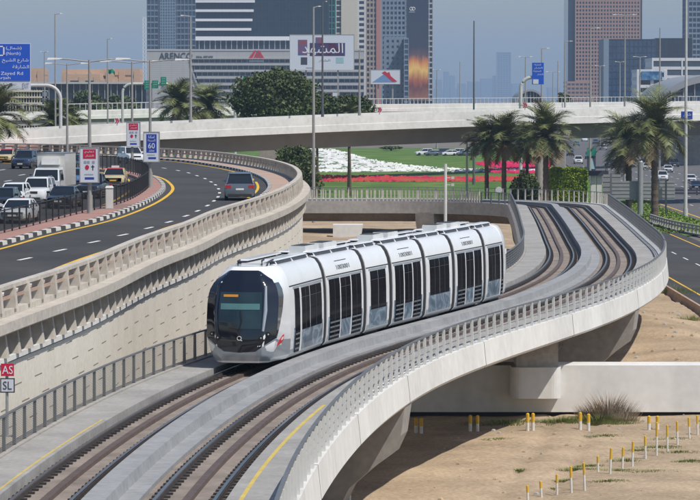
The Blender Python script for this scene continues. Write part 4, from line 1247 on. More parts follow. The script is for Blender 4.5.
for _ in range(11000):
    f = r.random()
    x, y, zz = r.uniform(-hw2, hw2), r.uniform(-hdp, hdp), r.uniform(.2, hh)
    k = r.choice((0, 0, 0, 1, 2, 2))
    if k == 0: y = -hdp + abs(r.gauss(0, .14))
    elif k == 1: x = r.choice((-1, 1)) * (hw2 - abs(r.gauss(0, .14)))
    else: zz = hh - abs(r.gauss(0, .12)) + .12 * math.sin(x * 3)
    rr_ = max(0, abs(x) - hw2 + .6) ** 2 + max(0, zz - hh + .6) ** 2
    if rr_ > .40: continue
    a = np.array([r.gauss(0, 1), r.gauss(0, 1) - .4, r.gauss(0, 1) + .4]); a /= np.linalg.norm(a); b = np.cross(a, [r.gauss(0, 1) for _ in range(3)]); b /= np.linalg.norm(b); c2 = np.cross(a, b); s = r.uniform(.09, .19); p = np.array([x, y, zz])
    q.add([p - b*s - c2*s*.6, p + b*s - c2*s*.6, p + b*s*.7 + c2*s*.7, p - b*s*.7 + c2*s*.7], [(0, 1, 2, 3)])
o = q.build('foliage', M['leaf_hedge']); o.parent = hd_
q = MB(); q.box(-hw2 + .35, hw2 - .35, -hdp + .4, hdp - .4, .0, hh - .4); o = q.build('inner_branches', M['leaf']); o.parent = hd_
# low planting on the verge, dark line of shrubs below the lawn
def scatter(name, label, poly, n, size, m, seed, h=.5):
    q = MB(); q.raw = True; r = random.Random(seed)
    xs_ = [p[0] for p in poly]; ys_ = [p[1] for p in poly]
    k = 0
    def inside(x, y):
        c = False
        for i in range(len(poly)):
            (x1, y1), (x2, y2) = poly[i], poly[i-1]
            if (y1 > y) != (y2 > y) and x < (x2-x1)*(y-y1)/(y2-y1)+x1: c = not c
        return c
    while k < n:
        x, y = r.uniform(min(xs_), max(xs_)), r.uniform(min(ys_), max(ys_))
        if not inside(x, y): continue
        k += 1; zz = r.random() * h * (.55 + .45 * math.sin(x * 2.1) * math.sin(y * .6))
        a = r.random() * 6.283; s = size * r.uniform(.6, 1.3); p = np.array([x, y, zz]); b = np.array([math.cos(a), math.sin(a), 0]) * s; c2 = np.array([0, 0, 1]) * s * .8 + np.array([-b[1], b[0], 0]) * r.uniform(-.8, .8)
        q.add([p - b, p + b, p + b * .3 + c2, p - b * .3 + c2], [(0, 1, 2, 3)])
    o = q.build(name, m); o['kind'] = 'stuff'; o['label'] = label
    return o
scatter('ground_cover', 'low bright green planting on the verge behind the sign backs', [(28.5, 378), (36.2, 378), (42, 385), (42.3, 505), (29, 450)], 9000, .15, M['leaf_ground'], 51, .28)
scatter('shrub_strip', 'dark strip of low shrubs along the near side of the lawn', [(-12, 448), (26, 448), (26, 453), (-12, 453)], 3500, .3, M['leaf'], 52, 1.3)
# flower beds on the lawn
def bed(name, label, pix, m, h=.12, n=0):
    pts = [P(x, y, 0) for x, y in pix]
    q = MB(); q.loft([[(p[0], p[1], -.02) for p in pts], [(p[0], p[1], h) for p in pts]])
    r = random.Random(len(label)); q.raw = True
    px_, py_ = [p[0] for p in pts], [p[1] for p in pts]
    k = 0
    while k < 2600:                                # blossoms, denser than the soil, spilling over the rim
        i = r.randrange(len(pts)); a, b = pts[i], pts[i - 1]
        if r.random() < .45: u = r.random(); x, y = a[0] + (b[0] - a[0]) * u + r.gauss(0, .3), a[1] + (b[1] - a[1]) * u + r.gauss(0, 2.4)
        else:
            c = pts[r.randrange(len(pts))]; u, v = sorted((r.random(), r.random())); x, y = a[0] * u + b[0] * (v - u) + c[0] * (1 - v), a[1] * u + b[1] * (v - u) + c[1] * (1 - v)
            ins = False
            for e in range(len(pts)):
                if (py_[e] > y) != (py_[e-1] > y) and x < (px_[e-1] - px_[e]) * (y - py_[e]) / (py_[e-1] - py_[e]) + px_[e]: ins = not ins
            if not ins: continue
        k += 1; s_ = r.uniform(.10, .26); zz = r.uniform(.02, .3)
        q.add([(x - s_, y, zz), (x + s_, y, zz), (x + s_ * .6, y + .2, zz + s_), (x - s_ * .6, y + .2, zz + s_)], [(0, 1, 2, 3)])
    o = q.build(name, m); tag(o, label, 'flower bed', 'flower beds on the lawn'); return o
M['bed_white'] = ramp_mat('white_petunias', [(0.40, (0.10, 0.16, 0.08)), (0.46, (0.66, 0.66, 0.63)), (0.7, (0.75, 0.75, 0.73))], 1.0, .9, 3, (.5, .07, 1), .8)
M['bed_red'] = ramp_mat('red_petunias', [(0.35, (0.36, 0.09, 0.05)), (0.55, (0.46, 0.035, 0.05)), (0.75, (0.30, 0.02, 0.08))], .5, .9, 5, (1, .1, 1))
M['bed_pink'] = ramp_mat('crimson_petunias', [(0.35, (0.45, 0.01, 0.07)), (0.7, (0.60, 0.03, 0.13))], .6, .9, 4, (1, .1, 1))
bed('flower_bed', 'white flower bed with dark green script pattern tapering to the right', [(290, 171), (290, 150), (330, 150.2), (346, 154), (362, 159), (384, 163.5), (410, 167.2), (440, 169.6), (470, 170.6), (500, 170.8), (535, 171), (535, 172), (500, 172), (440, 171.4), (400, 171.6), (340, 172.2)], M['bed_white'])
bed('flower_bed', 'long coral red flower stripe nearest the viaduct fence', [(300, 181.8), (300, 177), (380, 178), (460, 178.8), (545, 178.9), (545, 181.4), (460, 181.6), (380, 181.8)], M['bed_red'])
bed('flower_bed', 'upper crimson flower stripe between the palm trunks', [(478, 164.6), (490, 163), (520, 163.6), (560, 163.2), (560, 167.6), (520, 168), (492, 167.4)], M['bed_pink'])
bed('flower_bed', 'lower crimson flower stripe between the palm trunks', [(488, 170.4), (530, 169), (560, 169.6), (560, 172.6), (520, 173.2), (492, 172.6)], M['bed_pink'])
# weeds and dry grass on the sand
def tuft(q, c, h, n, spread, seed):
    r = random.Random(seed); q.raw = True
    for _ in range(n):
        a = r.random() * 6.283; rr = spread * r.random() ** .7; b0 = np.array([c[0] + math.cos(a) * rr, c[1] + math.sin(a) * rr * .5, c[2]])
        hh = h * r.uniform(.4, 1.1) * (1.1 - .6 * rr / spread); dx = np.array([math.cos(a) * .5, math.sin(a) * .3, 1]) * hh
        t = np.array([math.cos(a + 1.5), math.sin(a + 1.5), 0]) * .013
        q.add([b0 - t, b0 + t, b0 + dx * .6 + t * .7, b0 + dx * .6 - t * .7], [(0, 1, 2, 3)]); q.add([b0 + dx * .6 - t * .7, b0 + dx * .6 + t * .7, b0 + dx * np.array([1.3, 1.3, 1])], [(0, 1, 2)])
def plant(label, px, py, h, n, spread, m, seed, name='grass_tuft', wide=None):
    p = P(px, py, 0); p[2] = ground_z(p[0], p[1]) - .03
    q = MB(); tuft(q, p, h, n, spread, seed)
    o = q.build(name, M[m], org=p); tag(o, label, 'grass tuft', 'weeds on the sand')
plant('tall dry feathery grass clump against the white wall', 608, 424, 1.35, 1300, 1.45, 'dry_grass', 61)
plant('green foot of the dry grass clump by the white wall', 600, 426, .5, 1500, 2.0, 'weed', 62)
plant('short green weeds left of the dry grass clump', 566, 427, .3, 700, 1.6, 'weed', 63)
plant('dark weeds at the shaded foot of the white wall', 510, 427, .3, 800, 2.6, 'weed', 64)
plant('flat green weed patch in the middle of the sand', 519, 473, .10, 1300, 1.7, 'weed', 65)
WP = [(590, 470), (610, 489), (628, 466), (660, 455), (676, 444), (570, 485), (640, 458), (605, 440), (552, 492), (655, 478), (690, 470), (500, 445), (680, 460), (577, 474), (618, 477)]
for k, (px, py) in enumerate(WP):
    plant(f'small weed patch on the open sand, {ORD[sorted(WP).index((px, py))]} of fifteen from the left', px, py, .13, 420, .8 + .13 * (k % 5), 'weed', 70 + k)
plant('weeds at the foot of the road barrier on the right', 690, 324, .5, 300, 1.4, 'weed', 180)
plant('weeds below the viaduct corner at the barrier end', 672, 296, .8, 400, 2.2, 'weed', 181)
for k in range(34):                               # stones and dirt clods
    pass
q = MB(); r = random.Random(9)
for _ in range(420):
    x, y = r.uniform(-1, 23), r.uniform(118, 235); s = r.uniform(.03, .13) * (1.5 if y > 175 else 1); z0 = ground_z(x, y)
    q.loft([[(x + s * a * f, y + s * b_ * f, z0 + h) for a, b_ in ((-1, -.6), (.2, -1), (1, .1), (.3, 1), (-.8, .7))] for f, h in ((1, -.03), (.8, s * .5), (.3, s * .8))], mi=r.choice((0, 0, 1)))
o = q.build('rubble', [M['sand'], M['concrete_grey']]); o['kind'] = 'stuff'; o['label'] = 'scattered stones and dirt clods on the sand'
# ------------------------------------------------------------------ lamp posts and masts
M['pole_dark'] = mat('dark_mast', (0.13, 0.13, 0.14), .5, metal=.3)
def lamp_post(label, px, ytop, Y, arms, z0=0.0, r=.12, group='street lamps', arm_px=9, m='pole', head=True, drop=.15):
    """arms: directions along X of the lamp arms"""
    p = S(px, ytop, Y)
    th = thing('street_lamp', label, 'street lamp', (p[0], Y, z0), group)
    q = MB(); q.tube([(p[0], Y, z0), (p[0], Y, (z0 + p[2]) / 2), (p[0], Y, p[2])], [r * 1.25, r, r * .62], 10); q.build('pole', M[m], th)
    q = MB(); q.tube([(p[0], Y, z0), (p[0], Y, z0 + 1.0)], r * 1.6, 10); q.build('base_sleeve', M[m], th)
    for a in arms:
        L = arm_px * Y / F
        q = MB(); q.tube([(p[0], Y, p[2] - .1), (p[0] + a * L * .5, Y, p[2] + .03), (p[0] + a * L * .7, Y, p[2] + .05)], min(.09, r * .42), 6); q.build('arm', M[m], th)
        if head:
            q = MB(); x0, x1 = sorted((p[0] + a * L * .62, p[0] + a * L)); w = max(.12, Y / F * .6)
            q.loft([[(x0, Y - .16, p[2]), (x1, Y - .16, p[2] + .05), (x1, Y + .16, p[2] + .05), (x0, Y + .16, p[2])], [(x0 + .05, Y - .1, p[2] + w), (x1 - .1, Y - .1, p[2] + w * .8), (x1 - .1, Y + .1, p[2] + w * .8), (x0 + .05, Y + .1, p[2] + w)]]); q.build('lamp_head', M['pole_pale'], th)
    return th
lamp_post('tall lamp post with one lamp just right of the big blue sign', 55, 14, 470, (1,), .0, .125, arm_px=8)
lamp_post('lamp post with one lamp whose arm points right, near the green signs', 107.5, 39, 520, (1,), .0, .125, arm_px=5)
lamp_post('slim far lamp post close to the edge of the blue road sign', 44.5, 52, 640, (1, -1), .0, .15, arm_px=4)
lamp_post('thin lamp post in front of the office podium lettering', 190.5, 16, 440, (-1,), 11.4, .15, arm_px=10)
lamp_post('tall foreground lamp post crossing the large billboard', 313.5, 7, 372, (1,), .0, .16, arm_px=8)
lamp_post('thin lamp post behind the billboard, right of the tall one', 322.5, 2, 447, (1,), 12.0, .13, arm_px=5, m='pole_dark')
lamp_post('thin post right of the large billboard', 359.5, 50, 452, (1,), 12.2, .14, arm_px=2)
lamp_post('lamp post standing behind the viaduct fence left of the palms', 467, 112, 470, (), .0, .15, m='pole_pale')
lamp_post('tall slender dark mast in the open sky', 474, 21, 590, (), .0, .17, m='pole_dark')
lamp_post('grey pale lamp post at the right edge crossing the tall palm fronds', 686.5, -14, 432, (), .0, .19, m='pole_pale')
for lb, px, yt, Y, arms, ap in [('twin lamp post just left of the blue gantry sign', 525.5, 57, 900, (1, -1), 7), ('lamp post right of the blue gantry sign with one arm', 541.8, 48.5, 780, (1,), 8), ('lamp post with one arm left of the pink tower', 565, 41.5, 690, (1,), 8), ('lamp post with one arm before the left face of the pink tower', 590.5, 28.5, 600, (1,), 10),
                        ('tall twin lamp post before the right side of the pink tower', 625, 15, 612, (1, -1), 12), ('small twin lamp post before the blue glass block', 620, 62, 1000, (1, -1), 5), ('twin lamp post before the white office block', 640, 57, 880, (1, -1), 7), ('slim mast before the dark box on the right', 660, 28, 640, (), 0),
                        ('far lamp post against the haze right of the mural tower', 460, 62, 1200, (), 0), ('small far lamp post beside the domed hall', 558, 61, 1100, (), 0), ('far twin lamp post right of the mural tower', 437, 70, 1000, (1, -1), 4), ('distant lamp post low beside the blue gantry sign', 553, 72, 1250, (1, -1), 7), ('far lamp post at the foot of the pink tower', 600, 66, 1050, (1, -1), 5)]:
    lamp_post(lb, px, yt, Y, arms, .0, .17 if Y < 700 else .22, 'street lamps along the far highway', ap)
# double-armed posts on the traffic island
def island_post(label, px, base_py, ytop, arm_px, banner=None):
    p = PR(px, base_py); Y = p[1]
    th = lamp_post(label, px, ytop, Y, (1, -1), p[2] + .1, .095, 'double lamp posts on the traffic island', arm_px)
    return p
pA = island_post('nearest double lamp post on the island carrying a red and white banner', 89.3, 216, 60, 42)
pB = island_post('double lamp post at the island nose carrying the blue 60 banner', 150, 189.5, 60.5, 40)
pC = island_post('double lamp post behind the fence carrying the farther red and white banner', 132, 172, 62, 32)
pD = island_post('bare double lamp post on the left carriageway edge behind the waiting cars', 67, 163, 64, 22)
M['banner_white'] = mat('banner_white', (0.60, 0.64, 0.70), .5, var=.03)
M['banner_red'] = mat('banner_red', (0.50, 0.012, 0.06), .5, var=.04)
M['banner_blue'] = mat('banner_blue', (0.015, 0.05, 0.33), .5, var=.04)
M['banner_text'] = mat('banner_text', (0.72, 0.74, 0.78), .5, var=.02)
M['ink_dark'] = mat('ink_dark', (0.05, 0.05, 0.08), .5)
M['ink_grey'] = mat('ink_grey', (0.30, 0.33, 0.42), .5)
M['ink_orange'] = mat('ink_orange', (0.55, 0.30, 0.12), .5)
def face(mb, X0, Z0, sc, Y, rects):
    pass
def banner(label, x0, y0, x1, y1, p, kind):
    Y = p[1] - .24
    a, b = S(x0, y1, Y), S(x1, y0, Y)
    th = thing('banner_sign', label, 'banner', ((a[0] + b[0]) / 2, Y, a[2]), 'banners on the lamp posts')
    W, H = b[0] - a[0], b[2] - a[2]
    q = MB(); q.box(a[0], b[0], Y, Y + .05, a[2], b[2]); q.build('panel', M['banner_white'], th)
    q = MB(); t_ = .05
    for r_ in ((a[0] - t_, a[0], a[2] - t_, b[2] + t_), (b[0], b[0] + t_, a[2] - t_, b[2] + t_), (a[0], b[0], b[2], b[2] + t_), (a[0], b[0], a[2] - t_, a[2])):
        q.box(r_[0], r_[1], Y - .02, Y + .07, r_[2], r_[3])
    q.build('frame', M['post_metal'], th)
    q = MB(); q.box((a[0] + b[0]) / 2 - .06, (a[0] + b[0]) / 2 + .06, Y + .05, Y + .3, a[2] + H * .2, a[2] + H * .26); q.box((a[0] + b[0]) / 2 - .06, (a[0] + b[0]) / 2 + .06, Y + .05, Y + .3, a[2] + H * .8, a[2] + H * .86); q.build('bracket', M['post_metal'], th)
    def rect(nm, m, u0, u1, v0, v1, pr=.006):
        q = MB(); q.box(a[0] + W * u0, a[0] + W * u1, Y - pr, Y + .01, a[2] + H * v0, a[2] + H * v1); return q.build(nm, M[m], th)
    def txt(nm, body, m, u0, u1, v0, v1, pr=.012):
        q = text_mb(body, W * (u1 - u0), H * (v1 - v0), .006); shift(q, (a[0] + W * (u0 + u1) / 2, Y - pr + .004, a[2] + H * v0)); return q.build(nm, M[m], th)
    if kind == 'red':
        rect('red_field', 'banner_red', .14, .86, .68, .96)
        txt('lettering', '\ufe97\ufecb\ufee0\ufef4\ufee2'[::-1], 'banner_text', .24, .76, .84, .92); txt('lettering', '\ufead\ufe8e\ufeb8\ufedf\ufe8d', 'banner_text', .26, .74, .73, .80)
        for u in (.20, .38, .66): txt('pictogram', '\u25a0', 'ink_grey', u, u + .14, .55, .62)
        txt('pictogram', '\u25cf', 'banner_red', .26, .48, .36, .50); rect('pictogram', 'ink_dark', .66, .72, .34, .50); rect('pictogram', 'ink_dark', .60, .78, .43, .46)
        rect('caption', 'ink_grey', .22, .72, .20, .235); rect('blue_field', 'banner_blue', .24, .76, .07, .14)
    else:
        rect('blue_field', 'banner_blue', .16, .84, .30, .94)
        txt('lettering', '\ufe8e\ufee7\ufedc\ufee3\ufe8d', 'banner_text', .30, .70, .80, .90); txt('lettering', '\ufe94\ufecb\ufeae\ufeb4\ufedf\ufe8d', 'banner_text', .25, .75, .67, .77)
        txt('numerals', '60', 'banner_text', .28, .72, .45, .63); txt('lettering', '\ufea9\ufeaa\ufea4\ufee3', 'banner_text', .32, .68, .34, .41)
        rect('caption', 'ink_grey', .22, .72, .205, .24); rect('blue_field', 'banner_blue', .28, .80, .08, .15)
banner('red and white banner with pictograms on the nearest double lamp post', 80.5, 148, 98.3, 182, pA, 'red')
banner('blue and white banner reading 60 on the post at the island nose', 144, 132.5, 159, 161.5, pB, 'blue')
banner('smaller red and white banner left of the blue 60 banner', 127, 122.5, 139.8, 146.5, pC, 'red')
# signal sign AS / SL at the walkway
p = P(7, 436, 5.02); Ys = p[1]
th = thing('signal_sign', 'red AS and white SL plates on a short post by the walkway', 'sign', (p[0], Ys, 5.0))
q = MB(); q.tube([(p[0], Ys + .06, 5.0), (p[0], Ys + .06, S(7, 362, Ys)[2])], .045, 10); q.build('post', M['post_metal'], th)
q = MB(); q.box(p[0] - .2, p[0] + .2, Ys - .05, Ys + .18, 5.0, 5.05); q.build('foot', M['walkway'], th)
M['sign_red'] = mat('sign_red', (0.55, 0.012, 0.06), .45, var=.03)
a, b = S(1, 376, Ys), S(14, 363.5, Ys)
q = MB(); q.box(a[0], b[0], Ys - .02, Ys, a[2], b[2]); o = q.build('red_plate', M['sign_red'], th)
q = text_mb('AS', (b[0] - a[0]) * .82, (b[2] - a[2]) * .66, .006); shift(q, ((a[0] + b[0]) / 2, Ys - .022, a[2] + (b[2] - a[2]) * .17)); q.build('lettering', M['banner_text'], o)
a, b = S(.2, 392.6, Ys), S(14.8, 378, Ys)
q = MB(); q.box(a[0], b[0], Ys - .02, Ys, a[2], b[2]); o = q.build('white_plate', M['ink_dark'], th)
t_ = .035; q = MB(); q.box(a[0] + t_, b[0] - t_, Ys - .026, Ys - .019, a[2] + t_, b[2] - t_); q.build('plate_field', M['banner_white'], o)
q = text_mb('SL', (b[0] - a[0]) * .6, (b[2] - a[2]) * .56, .006); shift(q, ((a[0] + b[0]) / 2, Ys - .03, a[2] + (b[2] - a[2]) * .22)); q.build('lettering', M['ink_dark'], o)
# utility cabinet on the island
p = PR(109.5, 211)
th = thing('utility_cabinet', 'pale grey utility cabinet standing on the brick island by the fence', 'cabinet', p)
q = MB(); z0 = p[2]; q.box(p[0] - .19, p[0] + .19, p[1] - .2, p[1] + .2, z0, z0 + 1.25); q.build('casing', M['concrete'], th)
q = MB(); q.hexa([(p[0] - .22, p[1] - .23, z0 + 1.25), (p[0] + .22, p[1] - .23, z0 + 1.25), (p[0] + .22, p[1] + .23, z0 + 1.25), (p[0] - .22, p[1] + .23, z0 + 1.25), (p[0] - .16, p[1] - .17, z0 + 1.36), (p[0] + .16, p[1] - .17, z0 + 1.36), (p[0] + .16, p[1] + .17, z0 + 1.36), (p[0] - .16, p[1] + .17, z0 + 1.36)]); q.build('cap', M['concrete_white'], th)
q = MB(); q.box(p[0] - .15, p[0] + .15, p[1] - .206, p[1] - .199, z0 + .15, z0 + 1.12); q.build('door', M['concrete_white'], th)
# white camera post beyond the tram
p = S(445.5, 164, 296)
th = thing('camera_post', 'short white post with small signal arms standing behind the tram roof', 'post', (p[0], 296, 0))
q = MB(); q.tube([(p[0], 296, 0), (p[0], 296, p[2])], [.15, .12], 12); q.build('pole', M['fence_white'], th)
for dz in (.6, 1.2, 1.8):
    q = MB(); q.tube([(p[0], 296, p[2] - dz), (p[0] + .7, 296, p[2] - dz)], .03, 5); q.box(p[0] + .5, p[0] + .75, 295.9, 296.1, p[2] - dz - .1, p[2] - dz + .12); q.build('signal_arm', M['pole_pale'], th)
# road signs
M['sign_blue'] = mat('sign_blue', (0.01, 0.085, 0.52), .45, var=.05)
M['sign_green'] = mat('sign_green', (0.0, 0.23, 0.15), .45, var=.05)
def curved_mast(nm, label, px_base, px_tip, py_top, Y, sgn, tip_z=None, r=.22, base_z=0.0, rad=14):
    pb = S(px_base, py_top, Y); pt_ = S(px_tip, py_top, Y); RR = rad * Y / F
    pts = [(pb[0], Y, base_z), (pb[0], Y, pb[2] - RR)]
    for a in np.linspace(0, math.pi / 2, 8)[1:]:
        pts.append((pb[0] + sgn * RR * (1 - math.cos(a)), Y, pb[2] - RR + RR * math.sin(a)))
    pts.append((pt_[0], Y, pb[2]))
    q = MB(); q.tube(pts, r, 10)
    return q, pb, pt_
def sign_board(th, nm, m, x0, y0, x1, y1, Y, frame=True):
    a, b = S(x0, y1, Y), S(x1, y0, Y)
    q = MB(); q.box(a[0], b[0], Y - .04, Y + .08, a[2], b[2]); o = q.build(nm, M[m], th)
    return o, a, b
def sign_text(o, body, m, x0, y0, x1, y1, Y, d=.05):
    a, b = S(x0, y1, Y), S(x1, y0, Y)
    q = text_mb(body, b[0] - a[0], b[2] - a[2], .01); shift(q, ((a[0] + b[0]) / 2, Y - d, a[2])); return q.build('lettering', M[m], o)
Y = 430
q, pb, pt_ = curved_mast('m', '', 60.5, -24, 85.5, Y, -1, base_z=8.5)
th = thing('gantry_sign', 'big blue overhead road sign with Arabic and English lettering on a curved mast', 'road sign', (pb[0], Y, 8.5))
q.build('mast', M['pole_pale'], th)
Yf = Y - .35
o, a, b = sign_board(th, 'white_panel', 'banner_white', -26, 43.3, 30.6, 90.5, Yf)
o, a, b = sign_board(th, 'blue_panel', 'sign_blue', -25.4, 44, 30, 81, Yf - .06)
Yt = Yf - .06
sign_text(o, '(\ufedd\ufe8e\ufee4\ufeb7)', 'banner_text', 6, 46.5, 21.5, 50.3, Yt); sign_text(o, '(North)', 'banner_text', 6, 52, 20.5, 56, Yt)
sign_text(o, '\ufea6\ufef4\ufeb8\ufedf\ufe8d \ufec9\ufead\ufe8e\ufeb7', 'banner_text', 2, 58.5, 28.5, 63.2, Yt); sign_text(o, '\ufe94\ufed7\ufead\ufe8e\ufeb8\ufedf\ufe8d', 'banner_text', 12.5, 65, 29, 69.5, Yt)
sign_text(o, 'Sheikh Zayed Rd', 'banner_text', -16, 71.8, 23, 76, Yt); sign_text(o, 'Sharjah', 'banner_text', -8, 76.6, 10.5, 80, Yt)
q = MB()
aa = S(-1, 46, Yt); bb = S(4.5, 56, Yt)
for r_ in ((aa[0], bb[0], aa[2] - .14, aa[2]), (aa[0], bb[0], bb[2], bb[2] + .14), (bb[0] - .16, bb[0], bb[2], aa[2])): q.box(r_[0], r_[1], Yt - .05, Yt - .03, r_[2], r_[3])
q.build('route_shield', M['banner_text'], o)
q = MB(); c = S(9.8, 85.5, Yt); k_ = Y / F
for poly in ([(-2.6, -2.6), (-1.8, -3.2), (1.6, .6), (.8, 1.2)], [(2.4, 2.4), (-1.0, 1.8), (1.8, -1.2)]):
    q.prism([(c[0] + x * k_, c[2] + z_ * k_) for x, z_ in poly], Yt - .02, Yt + .02)
q.build('arrow', M['ink_dark'], th)
sign_text(th, 'EXIT', 'ink_grey', 22.5, 83, 29, 88.5, Yt + .03)
# green signs on the left gantry
Y = 500
q, pb, pt_ = curved_mast('m', '', 122.5, 168, 84, Y, 1, rad=9, r=.2)
th = thing('gantry_sign', 'curved mast gantry holding three green road signs', 'road sign', (pb[0], Y, 0)); q.build('mast', M['pole_pale'], th)
for x0, y0, x1, y1 in ((144.3, 80.5, 149.6, 89.5), (152, 80.5, 158.2, 88.5), (160.6, 77, 166.2, 86)):
    o, a, b = sign_board(th, 'green_panel', 'sign_green', x0, y0, x1, y1, Y - .3)
    for j in range(3): sign_text(o, '\ufead\ufe8e\ufeb7', 'banner_text', x0 + 1, y0 + 1 + j * 2.4, x1 - 1, y0 + 2.4 + j * 2.4, Y - .3)
o, a, b = sign_board(th, 'white_panel', 'banner_white', 160.6, 86.3, 166.2, 90, Y - .3)
Y = 540
q, pb, pt_ = curved_mast('m', '', 235, 249, 83, Y, 1, rad=8, r=.24)
th = thing('gantry_sign', 'curved mast with a single green road sign left of the big dark tree', 'road sign', (pb[0], Y, 0)); q.build('mast', M['pole_pale'], th)
o, a, b = sign_board(th, 'green_panel', 'sign_green', 243.2, 76, 249, 86, Y - .3)
for j in range(3): sign_text(o, '\ufead\ufe8e\ufeb7', 'banner_text', 244.2, 77.4 + j * 2.8, 248, 79 + j * 2.8, Y - .3)
Y = 560
q, pb, pt_ = curved_mast('m', '', 520.8, 533, 77.5, Y, 1, rad=11, r=.3)
th = thing('gantry_sign', 'blue overhead road sign on a curved mast in the open sky by the pink tower', 'road sign', (pb[0], Y, 0)); q.build('mast', M['pole_pale'], th)
o, a, b = sign_board(th, 'blue_panel', 'sign_blue', 532, 62.8, 543.8, 84.5, Y - .4)
for j, (u0, u1) in enumerate(((534, 541), (534, 542.5), (533, 541), (537, 543))): sign_text(o, '\ufead\ufe8e\ufeb8\ufedf\ufe8d' if j % 2 else '\ufe94\ufed7\ufead\ufe8e\ufeb8\ufedf\ufe8d', 'banner_text', u0, 64 + j * 3.2, u1, 66 + j * 3.2, Y - .4)
o, a, b = sign_board(th, 'white_panel', 'banner_white', 533, 79.5, 538.5, 84, Y - .5)
# small blue plate under the overpass edge at the right
th = thing('direction_sign', 'dark blue sign plate fixed at the overpass edge on the far right', 'road sign', S(687, 118, 458))
o, a, b = sign_board(th, 'panel', 'banner_blue', 681, 111.5, 692.5, 119.5, 458); sign_text(o, '\ufead\ufe8e\ufeb7', 'banner_text', 683, 113, 691, 116.5, 458)
# chevron markers
M['chev_red'] = mat('chevron_red', (0.5, 0.02, 0.03), .5)
for k, (px, py, Y, lb) in enumerate([(117, 121, 433, 'red and white chevron marker behind the left part of the overpass'), (379.5, 110, 450, 'red and white chevron marker on the overpass right of the billboard'), (525, 105.5, 462, 'red and white chevron marker at the foot of the curved blue sign mast')]):
    p = S(px, py, Y); h = 2.6 * Y / F
    th = thing('chevron_sign', lb, 'road sign', (p[0], Y, p[2] - h), 'chevron markers')
    q = MB(); q.box(p[0] - h, p[0] + h, Y, Y + .05, p[2] - h, p[2] + h); o = q.build('panel', M['banner_white'], th)
    q = MB()
    for dx in (-.35, .35):
        q.prism([(p[0] + h * (dx - .5), p[2] + h), (p[0] + h * (dx + .0), p[2] + h), (p[0] + h * (dx + .55), p[2]), (p[0] + h * (dx + .0), p[2] - h), (p[0] + h * (dx - .5), p[2] - h), (p[0] + h * (dx + .05), p[2])], Y - .02 - .01 * (dx > 0), Y + .01)
    q.build('chevron', M['chev_red'], o)
    q = MB(); q.tube([(p[0], Y + .1, p[2] - h * 2.2), (p[0], Y + .1, p[2])], .05, 6); q.build('post', M['post_metal'], th)
# grey backs of the big signs by the verge
th = thing('sign_back', 'large plain grey backs of road signs on posts beside the tall palm', 'road sign', (38, 434, 0))
for x0, y0, x1, y1, Y in ((603, 174.5, 621, 199, 437), (612, 181, 675, 199.6, 434.6)):
    a, b = S(x0, y1, Y), S(x1, y0, Y); q = MB(); q.box(a[0], b[0], Y, Y + .1, a[2], b[2]); q.build('panel', M['post_metal'], th)
    q = MB()
    for j in range(5): q.box(a[0], b[0], Y - .05, Y + .01, a[2] + (b[2] - a[2]) * (.1 + .2 * j), a[2] + (b[2] - a[2]) * (.1 + .2 * j) + .05)
    q.build('stiffener', M['post_metal'], th)
for px, yt in ((611, 173), (666, 180)):
    a = S(px, yt, 434); q = MB(); q.box(a[0] - .1, a[0] + .1, 433.8, 434.2, 0, a[2]); q.build('post', M['fence_grey'], th)
a = S(640.5, 158, 434); q = MB(); q.tube([(a[0], 434, 0), (a[0], 434, 6.8), (a[0] + .25, 434, a[2])], [.36, .34, .26], 12); q.build('main_post', M['post_metal'], th)
# guard fence along the verge and the road barrier by the sand
th = thing('guard_fence', 'concrete post and rail guard fence between slip road and planted verge', 'fence', (36.4, 390, 0))
pf = np.array([(35.6, 408), (35.9, 396), (36.7, 382), (38.0, 370), (39.6, 358), (41, 340)])
GP = Path(spline(pf, 1, 2))
for zz, w in ((1.0, .12), (.62, .1), (.05, .2)):
    q = MB(); q.sweep(GP, 0, GP.L, [(-w, zz), (-w, zz + .14), (w, zz + .14), (w, zz)], 2); q.build('rail' if zz > .1 else 'plinth', M['concrete_grey'], th)
for k in range(34):
    c = GP.at(k * GP.L / 33); q = MB(); q.box(c[0] - .12, c[0] + .12, c[1] - .12, c[1] + .12, 0, 1.08); q.build('post', M['concrete_warm'], th)
th = thing('road_barrier', 'low reddish brown barrier wall between the sand and the slip road', 'barrier', (24.1, 240, 0))
for k in range(22):
    y0 = 180 + k * 4.2; q = MB(); q.loft([[(24.0 - w, y, h), (24.0 + w, y, h)][::1] + [(24.0 + w, y2, h), (24.0 - w, y2, h)] for w, h in ((.3, -.1), (.28, .12), (.12, .32), (.09, .72)) for y, y2 in ((y0, y0 + 4.1),)]); q.build('barrier_block', M['pink_stone'], th)
# kiosk, shelter and concrete posts left of the highway
a = S(591.5, 152, 640)
th = thing('advertising_totem', 'green topped advertising totem with a pale blue figure beside the highway', 'totem', (a[0], 640, 0))
b = S(595.5, 148, 640); q = MB(); q.box(a[0] - .8, a[0] + .8, 640, 640.5, 0, b[2]); q.build('casing', M['ink_dark'], th)
q = MB(); q.box(a[0] - .85, a[0] + .85, 639.8, 640.4, b[2] - 1.5, b[2] - .05); q.build('green_header', M['sign_green'], th)
M['pale_blue'] = mat('pale_blue', (.30, .48, .52), .6)
q = MB(); q.prism([(a[0] - .45, 1.6), (a[0] + .6, 1.6), (a[0] + .25, 3.2), (a[0] + .12, 3.6), (a[0] - .15, 3.6), (a[0] - .2, 3.0)], 639.9, 640.1); q.build('poster_figure', M['pale_blue'], th)
a, b = S(583.5, 176, 470), S(608.5, 171, 470)
th = thing('platform_canopy', 'low dark flat canopy on concrete posts beside the clipped hedge', 'canopy', ((a[0] + b[0]) / 2, 470, 0))
